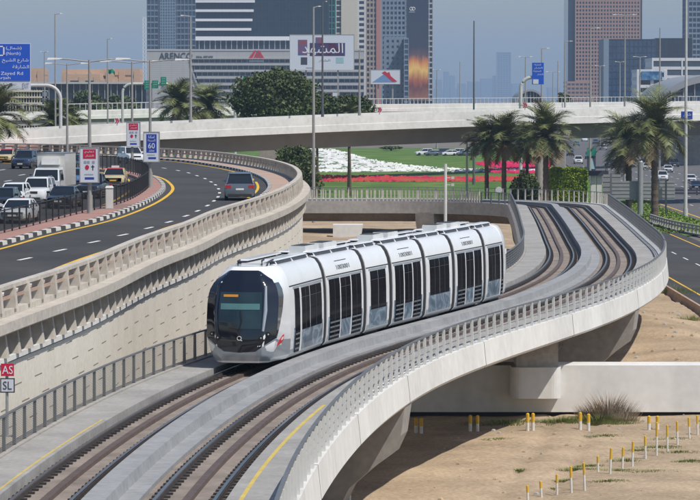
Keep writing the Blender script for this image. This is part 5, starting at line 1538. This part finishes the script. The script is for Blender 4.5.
q = MB(); q.box(a[0], b[0], 470, 473, b[2] - .65, b[2]); q.build('roof', M['ink_dark'], th)
for px in (594, 600): 
    c = S(px, 180, 470); q = MB(); q.box(c[0] - .4, c[0] + .3, 470.5, 471.5, 0, b[2] - .65); q.build('post', M['concrete_white'], th)
# marker posts on the sand
M['mark_white'] = mat('marker_white', (0.66, 0.65, 0.6), .6, var=.08, scale=6)
M['mark_yellow'] = mat('marker_yellow', (0.62, 0.38, 0.025), .6, var=.1, scale=6)
def bollard(label, px, ytop, ybase, r, grp, band=.42, tilt=0.0):
    p = P(px, ybase, 0); p[2] = ground_z(p[0], p[1]); h = (ybase - ytop) * p[1] / F
    th = thing('marker_post', label, 'marker post', p, grp)
    q = MB(); tp_ = (p[0] + tilt, p[1], p[2] + h)
    q.tube([(p[0], p[1], p[2] - .1), (p[0] + tilt * (1 - band), p[1], p[2] + h * (1 - band))], r, 10); q.build('shaft', M['mark_white'], th)
    q = MB(); q.tube([(p[0] + tilt * (1 - band), p[1], p[2] + h * (1 - band)), tp_], r * 1.06, 10); q.build('yellow_band', M['mark_yellow'], th)
    q = MB(); q.tube([tp_, (tp_[0], tp_[1], tp_[2] + r * .5)], [r * 1.06, r * .5], 10); q.build('cap', M['mark_white' if r > .08 else 'mark_yellow'], th)
thin = [(528, 490, 506), (541.5, 486, 502), (557, 480, 499.5), (571.5, 473, 499.5), (584.8, 468, 496), (598, 464, 479.5), (610, 456, 481.6), (622.3, 453, 474), (632.3, 447, 471.6), (645.6, 443, 465.6), (656.6, 430, 463), (667.5, 433, 459.7), (677.6, 428, 451.5), (689.5, 423, 443.7), (697.7, 418.6, 437.8)]
rt = random.Random(4)
for k, (px, a, b) in enumerate(thin):
    bollard(f'slim white marker post with orange top, {ORD[k]} in its row counted from the bottom edge', px, a, b, .045, 'slim marker posts in a row on the sand', .42, rt.uniform(-.05, .05))
thick = [(416, 425, 437.5), (421.3, 425, 438), (470.3, 424, 437.5), (477.5, 424, 437.5), (527.6, 421.5, 436.5), (533, 421.5, 436), (580.2, 420.5, 434.5), (588.5, 420.5, 434), (649, 422, 433.5), (657.5, 422, 433)]
for k, (px, a, b) in enumerate(thick):
    bollard(f'stout white and yellow bollard at the foot of the white wall, {ORD[k]} from the left', px, a - 2, b, .075, 'stout bollards along the white wall', .5, 0)
bollard('lone yellow post standing in the shade under the viaduct', 349, 474, 505, .07, 'stout bollards along the white wall', .8, .06)
th = thing('highway_barrier', 'low dark barrier crossing the highway edge behind the right lamp pole', 'barrier', (52, 525, 0))
for zz, hh in ((.15, .35), (.6, .35), (1.05, .12)):
    q = MB(); q.box(47.5, 62, 525, 525.2, zz, zz + hh); q.build('rail', M['ink_dark'], th)
for k in range(9):
    q = MB(); q.box(47.5 + k * 1.8, 47.7 + k * 1.8, 525.2, 525.4, 0, 1.2); q.build('post', M['ink_dark'], th)
a = S(499, 190, 331)
th = thing('round_sign', 'small pale round sign back standing at the viaduct fence by the palms', 'sign', (a[0], 331, 5.0))
q = MB(); q.tube([(a[0], 331, a[2]), (a[0], 331.05, a[2])], .32, 20); q.build('disc', M['pole_pale'], th)
q = MB(); q.tube([(a[0], 331.08, 5.0), (a[0], 331.08, a[2])], .04, 6); q.build('post', M['post_metal'], th)
# ------------------------------------------------------------------ buildings
M['arenco_wall'] = line_mat('podium_panels', (0.42, 0.42, 0.41), (0.30, 0.30, 0.30), 6.0, 1.1, .06, .7, .04)
M['spandrel_grey'] = mat('spandrel_grey', (0.45, 0.46, 0.47), .6, var=.06)
M['glass_dark'] = glass('tower_glass', (0.012, 0.026, 0.050))
M['glass_blue'] = glass('blue_glass', (0.030, 0.065, 0.13), .12, .4, .08)
M['glass_mid'] = glass('mid_glass', (0.05, 0.075, 0.10), .15)
M['blue_wall'] = mat('blue_grey_wall', (0.20, 0.26, 0.33), .6)
M['white_wall'] = mat('white_wall', (0.66, 0.67, 0.68), .7, var=.05)
M['cream_wall'] = mat('cream_wall', (0.62, 0.58, 0.48), .7, var=.05)
M['beige_wall'] = mat('beige_wall', (0.42, 0.34, 0.28), .7, var=.06)
M['pink_wall'] = mat('pink_wall', (0.37, 0.225, 0.17), .7, var=.05)
M['rose_wall'] = mat('rose_wall', (0.48, 0.22, 0.18), .7, var=.05)
M['teal_wall'] = mat('teal_wall', (0.03, 0.22, 0.20), .4)
M['sandy_wall'] = mat('sandy_wall', (0.52, 0.36, 0.25), .8, var=.08)
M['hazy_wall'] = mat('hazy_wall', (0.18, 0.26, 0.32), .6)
M['shell_grey'] = mat('shell_grey', (0.33, 0.34, 0.36), .4, metal=.2, var=.05)
FARGRP = 'towers of the skyline'
def tower(name, label, px0, px1, Y, D, top, wall, glass_, fh, bay, pw, sh, z0=0.0, cat='building', right=True, left=False, cap=True, group=FARGRP, mullion=0, y_is_top=False):
    x0, x1 = S(px0, 97, Y)[0], S(px1, 97, Y)[0]
    if y_is_top: top = S(px0, top, Y)[2]
    W = x1 - x0
    th = thing(name, label, cat, ((x0 + x1) / 2, Y + D / 2, z0), group)
    q = MB(); q.box(x0 + .25, x1 - .25, Y + .25, Y + D - .25, z0, top - .3); q.build('glass_core', M[glass_], th)
    n = max(1, int(round((top - z0) / fh)))
    fh2 = (top - z0) / n
    q = MB(); q.box(x0, x1, Y, Y + D, z0 - sh / 2, z0 + sh / 2); f0 = q.build('floor_band', M[wall], th)
    if n <= 95:
        for k in range(1, n + 1):
            c = f0.copy(); COL.objects.link(c); c.location.z += fh2 * k
    nb = max(1, int(round(W / bay)))
    if pw:
        q = MB(); q.box(x0 - .08, x0 + pw - .08, Y - .12, Y + .5, z0, top + .2); p0 = q.build('pier', M[wall], th)
        for k in range(1, nb + 1):
            c = p0.copy(); COL.objects.link(c); c.location.x += (W - pw + .16) * k / nb
        nd = max(1, int(D / bay))
        for use, xx in ((right, x1 - .4), (left, x0 - .12)):
            if use:
                for k in range(1, nd + 1):
                    q = MB(); q.box(xx, xx + .52, Y + D * k / nd - pw, Y + D * k / nd, z0, top + .2); q.build('pier', M[wall], th)
    if cap:
        q = MB(); q.box(x0 + W * .2, x1 - W * .2, Y + D * .2, Y + D * .8, top + sh / 2, top + sh / 2 + 3); q.build('plant_room', M[wall], th)
    return th
Y = 1850; m1 = Y / F
sx = lambda px: S(px, 97, Y)[0]
sz = lambda py: S(350, py, Y)[2]
th = thing('office_podium', 'wide pale grey office block with curved blank end and dark ribbon windows', 'building', (sx(250), Y, 0), FARGRP)
q = MB(); q.box(sx(147), sx(364), Y, Y + 60, 0, sz(50)); q.build('wall', M['arenco_wall'], th)
q = MB(); q.box(sx(146.6), sx(364.4), Y - .25, Y + 60.3, sz(51.0), sz(49.3)); q.build('parapet', M['spandrel_grey'], th)
M['spandrel_pale'] = mat('spandrel_pale', (0.36, 0.365, 0.37), .6, var=.06)
for k, (ya, yb, xl) in enumerate([(59.3, 62.6, 191.0), (65.6, 69.4, 192.4), (72.2, 75.8, 194.5), (79, 82.4, 196.5), (85.6, 89.2, 199), (92.2, 95.8, 202.5), (99, 102, 206)]):
    q = MB(); q.box(sx(xl), sx(363.6), Y - .12, Y + .3, sz(yb), sz(ya)); wb_ = q.build('window_band', M['glass_dark'], th)
    q = MB(); q.box(sx(xl - .6), sx(364.2), Y - .9, Y + .1, sz(ya), sz(ya - 1.0)); q.build('ledge', M['spandrel_pale'], th)
    q = MB()
    for j in range(30): q.box(sx(xl + 2 + j * 5.4), sx(xl + 2.35 + j * 5.4), Y - .2, Y, sz(yb), sz(ya))
    q.build('mullion', M['spandrel_grey'], wb_)
q = MB()
pts = [(sx(191 + 15 * ((y - 59) / 43) ** 1.7), sz(y)) for y in np.linspace(58, 104, 14)]
q.prism([(x - .5, z_) for x, z_ in pts] + [(x + .5, z_) for x, z_ in pts[::-1]], Y - .6, Y + .1); q.build('curved_edge', M['spandrel_pale'], th)
def bt(body, m, x0, y0, x1, y1, par, Yd=.3):
    q = text_mb(body, sx(x1) - sx(x0), sz(y0) - sz(y1), .25); shift(q, ((sx(x0) + sx(x1)) / 2, Y - .02 - Yd + .25, sz(y1))); return q.build('lettering', M[m], par)
bt('ARENCO', 'text_dark', 159.3, 52.8, 192.5, 59.4, th)
bt('REAL ESTATE', 'text_dark', 196.5, 56, 213, 58, th)
M['mall_red'] = mat('sign_red_logo', (0.48, 0.02, 0.04), .5)
q = MB()
for poly in ([(248, 59), (254.6, 50.5), (256.4, 50.5), (252, 59)], [(253.2, 59), (256.9, 51.2), (260, 59), (257.4, 59), (256.3, 55.5), (255, 59)], [(257.6, 50.5), (259.6, 50.5), (264.6, 59), (261.2, 59)]):
    q.prism([(sx(x), sz(y)) for x, y in poly], Y - .35, Y + .02)
q.build('mountain_emblem', M['mall_red'], th)
q = MB(); q.box(sx(249), sx(264), Y - .3, Y + .02, sz(62.0), sz(60.4)); q.build('emblem_caption', M['spandrel_grey'], th)
# podium roof planting
scatter_poly = None
# dark glass slab above
Y2 = 1900
th = thing('glass_tower', 'dark glass slab rising over the grey office block with pale bands on its left half', 'building', (S(262, 97, Y2)[0], Y2, 24), FARGRP)
X = lambda px, Yd: S(px, 97, Yd)[0]; Z = lambda py, Yd: S(350, py, Yd)[2]
q = MB(); q.box(X(196, Y2), X(329, Y2), Y2, Y2 + 40, 40, 150); q.build('glass_wall', line_mat('curtain_wall', (0.012, 0.026, 0.045), (0.028, 0.045, 0.07), 1.9, 3.6, .10, .1, .3), th)
for k in range(9):
    zc = Z(38.6, Y2) + k * (Z(29.3, Y2) - Z(38.6, Y2)); xe = 329 if k == 0 else 255 - 1.2 * (4 - min(k, 4))
    q = MB(); q.box(X(195.6, Y2), X(xe, Y2), Y2 - 1.2, Y2 + .2, zc - (.75 if k else 1.1), zc + (.6 if k else 1.1)); q.build('sun_shade', M['white_wall'], th)
q = MB()
for j in range(24): q.box(X(199 + j * 5.4, Y2), X(199.5 + j * 5.4, Y2), Y2 - .3, Y2 + .1, 40, Z(39.5, Y2))
q.build('terrace_column', M['spandrel_grey'], th)
th = tower('glass_tower', 'tall blue glass tower at the far left of the office block', 147, 196, 2150, 45, 170, 'blue_wall', 'glass_blue', 3.6, 2.4, .35, .9)
q = MB(); q.box(X(160, 2150), X(176, 2150), 2149.2, 2150.2, 24, 171); q.build('lattice_strip', line_mat('lattice', (0.07, 0.13, 0.2), (0.26, 0.33, 0.40), 1.6, 1.8, .25, .3, .3), th)
th = thing('lattice_mast', 'slim white lattice hoist tower at the left edge of the blue glass tower', 'tower', (X(144.5, 1000), 1000, 0), FARGRP)
a, b = X(143.2, 1000), X(146, 1000)
q = MB()
for xx in (a, b):
    for yy in (1000, 1001.2): q.box(xx - .1, xx + .1, yy - .1, yy + .1, 0, Z(17, 1000))
q.build('leg', M['white_wall'], th)
q = MB()
for k in range(34):
    z_ = 1 + k * 1.15
    if z_ < Z(18, 1000): q.box(a, b, 999.9, 1000.1, z_, z_ + .18)
q.build('lattice', M['white_wall'], th)
tower('apartment_tower', 'teal and white edged tower between dark glass slab and cream tower', 328, 335.5, 2000, 30, 160, 'teal_wall', 'glass_dark', 3.4, 2.0, .5, .6)
th = tower('apartment_tower', 'cream tower with one dark window column above the large billboard', 335.8, 357.5, 2050, 40, 175, 'cream_wall', 'glass_dark', 3.3, 6.0, .5, .7)
q = MB(); q.box(X(341.2, 2050), X(357.4, 2050), 2049.2, 2050.4, 20, 175.5); q.build('blank_wall', M['cream_wall'], th)
tower('apartment_tower', 'white tower with stacked dark balconies right of the cream tower', 357.8, 365.5, 2100, 35, 165, 'white_wall', 'glass_dark', 3.4, 4.4, .9, 1.5)
th = tower('apartment_tower', 'brown beige tower with a reddish corner strip', 365.8, 381, 2200, 40, 178, 'beige_wall', 'glass_dark', 3.4, 2.6, .8, 1.3)
q = MB(); q.box(X(376.2, 2200), X(380.6, 2200), 2199.2, 2200.3, 10, 178.5); q.build('corner_strip', M['rose_wall'], th)
tower('apartment_tower', 'blue grey tower with a regular window grid behind the small billboard', 381.3, 406, 2300, 40, 188, 'blue_wall', 'glass_dark', 3.3, 2.6, 1.0, 1.4)
tower('apartment_block', 'lower pale blue apartment block with square windows beside the mural tower', 384, 406.5, 2000, 30, 38.5, 'blue_wall', 'glass_dark', 3.3, 3.3, 1.6, 1.8, y_is_top=True, cap=False)
tower('apartment_block', 'narrow navy strip block joined to the pale blue apartments', 404, 408.6, 1985, 20, 38.8, 'blue_wall', 'glass_blue', 3.1, 3.0, .35, .9, y_is_top=True, cap=False)
# tower with the printed sunset
Ym = 2100
th = tower('mural_tower', 'tall tower wrapped in a dark blue banner that turns into an orange sunset', 406.5, 433, Ym, 40, 170, 'spandrel_grey', 'glass_dark', 3.3, 2.4, .5, .9)
mm = bpy.data.materials.new('sunset_print'); mm.use_nodes = True; nt = mm.node_tree; bsd = nt.nodes['Principled BSDF']; bsd.inputs['Roughness'].default_value = .7
tc = nt.nodes.new('ShaderNodeTexCoord'); sp = nt.nodes.new('ShaderNodeSeparateXYZ'); no = nt.nodes.new('ShaderNodeTexNoise'); no.inputs['Scale'].default_value = 5; no.inputs['Detail'].default_value = 4
ad = nt.nodes.new('ShaderNodeMath'); ad.operation = 'MULTIPLY_ADD'; ad.inputs[1].default_value = .16
cr = nt.nodes.new('ShaderNodeValToRGB')
nt.links.new(tc.outputs['Generated'], sp.inputs[0]); nt.links.new(tc.outputs['Generated'], no.inputs['Vector']); nt.links.new(no.outputs[0], ad.inputs[0]); nt.links.new(sp.outputs[2], ad.inputs[2]); nt.links.new(ad.outputs[0], cr.inputs[0])
el = cr.color_ramp.elements
stops = [(0, (.22, .10, .08)), (.10, (.32, .13, .07)), (.20, (.16, .04, .035)), (.26, (.45, .12, .04)), (.35, (.95, .60, .14)), (.42, (.72, .25, .05)), (.48, (.13, .07, .08)), (.56, (.03, .04, .07)), (1, (.022, .032, .065))]
el[0].position, el[0].color = stops[0][0], stops[0][1] + (1,); el[1].position, el[1].color = 1, stops[-1][1] + (1,)
for p_, c_ in stops[1:-1]: x_ = el.new(p_); x_.color = c_ + (1,)
nt.links.new(cr.outputs[0], bsd.inputs['Base Color'])
q = MB(); q.box(X(407, Ym), X(428.2, Ym), Ym - .5, Ym - .2, Z(100, Ym), Z(-12, Ym)); pr = q.build('sunset_print', mm, th)
q = MB()
for dx in (-1.1, 1.1):
    c = S(412.3 + dx, 9, Ym)
    for a in np.linspace(0, 6.283, 13)[:-1]: q.tube([(c[0] + .98 * math.cos(a), Ym - .55, c[2] + .98 * math.sin(a)), (c[0] + .98 * math.cos(a + .53), Ym - .55, c[2] + .98 * math.sin(a + .53))], .2, 4)
q.build('ring_emblem', M['banner_text'], pr)
q = MB(); c = S(412, 12.6, Ym); q.box(c[0] - 1.8, c[0] + 1.8, Ym - .56, Ym - .49, c[2], c[2] + .6); q.build('caption', M['ink_grey'], pr)
# right-hand skyline
th = tower('office_tower', 'huge pink brown tower with a dense window grid on the right', 575, 640, 2900, 60, 220, 'pink_wall', 'glass_dark', 3.2, 2.6, 1.05, 1.35)
q = MB(); q.box(X(568, 2900), X(575.2, 2900), 2901.6, 2960, 0, 220); q.build('glass_corner', M['glass_dark'], th)
q = MB(); q.box(X(638, 2900), X(642, 2900), 2901.6, 2950, 0, 220); q.build('glass_corner', M['glass_dark'], th)
tower('office_block', 'low pink stepped block at the foot of the pink tower', 566.5, 592, 2800, 40, 82.5, 'pink_wall', 'glass_mid', 3.5, 3.4, .9, 1.7, y_is_top=True, cap=False)
th = tower('glass_block', 'dark blue glass block in front of the pink tower', 604, 656, 2000, 40, 39.5, 'glass_blue', 'glass_blue', 3.6, 2.6, .2, .35, y_is_top=True, cap=False)
q = MB(); q.box(X(603.4, 2000), X(608.6, 2000), 1999.4, 2040, 0, Z(39, 2000)); q.build('pale_edge', M['blue_wall'], th)
tower('glass_block', 'dark brown grey box shaped block behind the white office block', 655, 692, 2100, 40, 38.5, 'glass_dark', 'glass_dark', 4, 3, .2, .3, y_is_top=True, cap=False)
tower('office_block', 'white office block with ribbon windows and a blue poster on the right', 652, 712, 1600, 40, 59.5, 'white_wall', 'glass_mid', 3.9, 14.0, .7, 1.4, y_is_top=True, cap=False)
th = tower('office_block', 'small white stepped block with a blue poster beside the dark glass block', 637, 667, 1450, 30, 71, 'white_wall', 'glass_dark', 3.2, 5.4, 1.4, 1.3, y_is_top=True, cap=False)
M['poster_blue'] = ramp_mat('blue_poster', [(.35, (.03, .10, .25)), (.6, (.10, .25, .42)), (.7, (.4, .5, .55))], .5, .6)
q = MB(); q.box(X(641, 1450), X(662, 1450), 1449.2, 1449.5, Z(80, 1450), Z(71.5, 1450)); q.build('poster', M['poster_blue'], th)
tower('office_tower', 'grey blue tower cut by the right edge of the picture', 688, 720, 2300, 40, 190, 'blue_wall', 'glass_dark', 3.6, 2.6, .5, 1.2, left=True)
tower('office_block', 'dark blue glass office block above the right end of the flyover', 668, 730, 1700, 20, 62, 'glass_blue', 'glass_blue', 4, 3, .3, .4, y_is_top=True, cap=False)
# metro station shell and far domed hall
def shell(name, label, pxc, half_px, py_top, Y, D, base_py, thick_px, m='shell_grey', gm='glass_blue', cat='building'):
    c = S(pxc, base_py, Y); rx = half_px * Y / F; rz_ = (base_py - py_top) * Y / F; t = thick_px * Y / F
    th = thing(name, label, cat, (c[0], Y, 0), FARGRP)
    prof = lambda f: [(c[0] + (rx - f) * math.cos(a), c[2] + (rz_ - f) * math.sin(a)) for a in np.linspace(0, math.pi, 29)]
    o_, i_ = prof(0), prof(t)
    q = MB(); q.prism(o_ + i_[::-1], Y, Y + D); q.build('roof_shell', M[m], th, smooth=False)
    q = MB(); q.prism(prof(t * .9), Y + .8, Y + D - .8); q.build('glazed_end', M[gm], th)
    q = MB(); q.box(c[0] - rx * .9, c[0] + rx * .9, Y + .5, Y + D - .5, 0, c[2]); q.build('base', M['concrete_grey'], th)
    q = MB()
    for k in range(1, 12):
        a = math.pi * k / 12; q.box(c[0] + (rx - t) * math.cos(a) - .12, c[0] + (rx - t) * math.cos(a) + .12, Y + .55, Y + .85, c[2], c[2] + (rz_ - t) * math.sin(a))
    q.build('glazing_bar', M['shell_grey'], th)
shell('station_shell', 'curved grey metro station shell at the right edge above the flyover', 722, 61, 74, 760, 60, 104, 7)
shell('domed_hall', 'small dark domed hall on the horizon beside the blue gantry sign', 530.5, 14.5, 89.5, 1250, 40, 104, 2.0, 'shell_grey', 'glass_dark')
# left low-rise
M['pod_glass'] = glass('podium_glass', (0.015, 0.03, 0.055), .12)
th = thing('glass_podium', 'long low dark glass building behind the left trees', 'building', (X(70, 950), 950, 0), FARGRP)
q = MB(); q.box(X(-40, 950), X(146, 950), 950, 980, 0, Z(84, 950)); q.build('glass_wall', M['pod_glass'], th)
q = MB(); q.box(X(-41, 950), X(146.4, 950), 949, 981, Z(84, 950), Z(82, 950)); q.build('roof_edge', M['spandrel_grey'], th)
q = MB()
for j in range(30): q.box(X(-38 + j * 6.2, 950), X(-37.5 + j * 6.2, 950), 949.7, 950.1, 0, Z(84, 950))
q.build('mullion', M['spandrel_grey'], th)
for k, (a, b, t_, lb) in enumerate([(30, 43.5, 71.5, 'small sandy building peeping out right of the big blue road sign'), (62, 112, 72.5, 'wide sandy low building on the left skyline'), (104, 140, 72, 'sandy low building left of the office block'), (64, 100, 77.5, 'low sandy annex with a dark band on the left skyline')]):
    th = tower('low_building', lb, a, b, 1180 + 12 * k - (40 if k == 3 else 0), 18, t_, 'sandy_wall', 'glass_mid' if k % 2 else 'sandy_wall', 3.6, 6, 2.2, 2.2, y_is_top=True, cap=False, group='low sandy buildings on the left skyline')
th = thing('parking_deck', 'open slatted parking deck behind the big blue sign at the left edge', 'building', (X(18, 700), 700, 0), FARGRP)
for k in range(3):
    q = MB(); q.box(X(-30, 700), X(41, 700), 700, 716, Z(104 - k * 6, 700), Z(102.5 - k * 6, 700)); q.build('floor_slab', M['cream_wall'], th)
for k in range(26):
    q = MB(); q.box(X(-28 + k * 2.7, 700), X(-27.4 + k * 2.7, 700), 700.2, 700.5, 0, Z(90, 700)); q.build('column', M['cream_wall'], th)
q = MB(); q.box(X(-30, 700), X(41, 700), 703, 715, 0, Z(91, 700)); q.build('back_wall', M['glass_dark'], th)
# hazy far skyline
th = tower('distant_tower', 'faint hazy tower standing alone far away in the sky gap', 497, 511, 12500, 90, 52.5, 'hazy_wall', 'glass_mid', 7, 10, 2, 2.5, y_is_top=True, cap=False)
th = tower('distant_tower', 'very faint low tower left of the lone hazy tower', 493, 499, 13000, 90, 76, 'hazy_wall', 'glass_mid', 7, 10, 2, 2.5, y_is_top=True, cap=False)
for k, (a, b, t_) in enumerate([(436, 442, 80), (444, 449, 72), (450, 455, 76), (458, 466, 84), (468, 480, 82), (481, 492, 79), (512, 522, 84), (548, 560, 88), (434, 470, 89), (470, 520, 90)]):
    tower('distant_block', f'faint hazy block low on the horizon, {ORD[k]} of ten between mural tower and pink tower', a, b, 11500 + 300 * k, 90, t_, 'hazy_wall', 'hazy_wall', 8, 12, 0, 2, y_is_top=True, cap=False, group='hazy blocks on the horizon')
# flag on the left skyline
a = S(111, 68, 700); th = thing('flag', 'dark green flag flying above the left skyline', 'flag', (a[0], 700, 0))
q = MB(); q.tube([(X(107.6, 700), 700.2, 0), (X(107.6, 700), 700.2, Z(66, 700))], .07, 6); q.build('pole', M['pole'], th)
q = MB(); q.loft([[(X(107.8 + u * 7, 700), 700 + .3 * math.sin(u * 9), Z(68 + u * 3.2 + 1.2 * math.sin(u * 7), 700)), (X(107.8 + u * 7, 700), 700 + .3 * math.sin(u * 9), Z(72.5 + u * 2.6 + 1.2 * math.sin(u * 7), 700)), (X(107.8 + u * 7, 700), 700.05 + .3 * math.sin(u * 9), Z(72.5 + u * 2.6 + 1.2 * math.sin(u * 7), 700)), (X(107.8 + u * 7, 700), 700.05 + .3 * math.sin(u * 9), Z(68 + u * 3.2 + 1.2 * math.sin(u * 7), 700))] for u in np.linspace(0, 1, 9)]); q.build('cloth', M['sign_green'], th)
# ------------------------------------------------------------------ billboards
def billboard(label, x0, y0, x1, y1, Y):
    a, b = S(x0, y1, Y), S(x1, y0, Y)
    th = thing('billboard', label, 'billboard', ((a[0] + b[0]) / 2, Y, 0), 'roadside billboards')
    q = MB(); q.box(a[0], b[0], Y, Y + .5, a[2], b[2]); pn = q.build('panel', M['banner_white'], th)
    q = MB(); t_ = .14
    for r_ in ((a[0] - t_, a[0], a[2] - t_, b[2] + t_), (b[0], b[0] + t_, a[2] - t_, b[2] + t_), (a[0], b[0], b[2], b[2] + t_), (a[0], b[0], a[2] - t_, a[2])): q.box(r_[0], r_[1], Y - .06, Y + .6, r_[2], r_[3])
    q.build('frame', M['pole'], th)
    for px in (.25, .75):
        q = MB(); xx = a[0] + (b[0] - a[0]) * px; q.box(xx - .25, xx + .25, Y + .55, Y + 1.0, 0, b[2] - .5); q.build('support', M['pole'], th)
    return th, pn, a, b
Yb = 1150
th, pn, a, b = billboard('large white billboard with bold Arabic lettering on a dark purple panel', 290, 35, 354, 70, Yb)
W, H = b[0] - a[0], b[2] - a[2]
def bb(nm, m, u0, u1, v0, v1, pr, par=None):
    q = MB(); q.box(a[0] + W * u0, a[0] + W * u1, Yb - pr, Yb + .01, a[2] + H * v0, a[2] + H * v1); return q.build(nm, m if not isinstance(m, str) else M[m], par or pn)
M['ad_purple'] = ramp_mat('ad_purple', [(.35, (.02, .012, .05)), (.5, (.10, .02, .07)), (.6, (.03, .06, .17)), (.75, (.22, .05, .06))], .35, .5)
M['ad_blue'] = ramp_mat('ad_blue', [(.35, (.05, .12, .30)), (.65, (.30, .07, .05))], .4, .5)
bb('purple_field', 'ad_purple', .31, .86, .40, .77, .05)
bb('picture', 'ad_blue', .125, .27, .42, .86, .05); bb('picture', 'ad_blue', .40, .50, .76, .93, .06); bb('picture', 'ink_dark', .17, .27, .15, .36, .05)
q = text_mb('\ufeaa\ufeec\ufeb8\ufee4\ufedf\ufe8d', W * .64, H * .36, .03); shift(q, (a[0] + W * .51, Yb - .08, a[2] + H * .40)); q.build('lettering', M['banner_text'], pn)
q = text_mb('\ufead\ufe8e\ufeb8\ufedf\ufe8d', W * .18, H * .08, .03); shift(q, (a[0] + W * .54, Yb - .04, a[2] + H * .23)); q.build('lettering', M['ink_grey'], pn)
bb('caption', 'pale_blue', .72, .84, .19, .36, .04); bb('caption', 'ink_grey', .25, .36, .045, .07, .04)
Yb = 1160
th, pn, a, b = billboard('smaller white billboard with a red and blue mountain emblem beside the large one', 371, 70, 400, 84, Yb)
W, H = b[0] - a[0], b[2] - a[2]
for nm, m, poly, pr in (('blue_peak', 'ad_blue2', [(.05, .12), (.42, .66), (.56, .45), (.86, .12)], .05), ('red_peak', 'mall_red', [(.38, .80), (.48, .92), (.90, .18), (.74, .16)], .09), ('red_peak', 'mall_red', [(.55, .78), (.63, .86), (.70, .45), (.66, .38)], .07)):
    if m == 'ad_blue2': M[m] = mat('ad_blue2', (.16, .28, .50), .5)
    q = MB(); q.prism([(a[0] + W * u, a[2] + H * v) for u, v in poly], Yb - pr, Yb + .01); q.build(nm, M[m], pn)
th, pn, a, b = billboard('small dark and pink hoarding low under the large billboard', 323, 92.5, 339, 106, 1170)
q = MB(); q.box(a[0], a[0] + (b[0] - a[0]) * .6, 1169.9, 1170.01, a[2], b[2]); q.build('dark_field', M['ad_purple'], pn)
# ------------------------------------------------------------------ the air
hz = MB(); hz.box(-2600, 2900, -60, 16000, -2.2, 260)
hm = bpy.data.materials.new('haze_air'); hm.use_nodes = True; nt = hm.node_tree; nt.nodes.clear()
pv = nt.nodes.new('ShaderNodeVolumePrincipled'); ou = nt.nodes.new('ShaderNodeOutputMaterial')
pv.inputs['Color'].default_value = HAZE_COLOR; pv.inputs['Density'].default_value = HAZE_DENSITY; pv.inputs['Anisotropy'].default_value = 0.0
nt.links.new(pv.outputs[0], ou.inputs['Volume'])
if HAZE_DENSITY > 0:
    o = hz.build('haze', hm); o['kind'] = 'stuff'; o['label'] = 'thin pale blue haze filling the air'
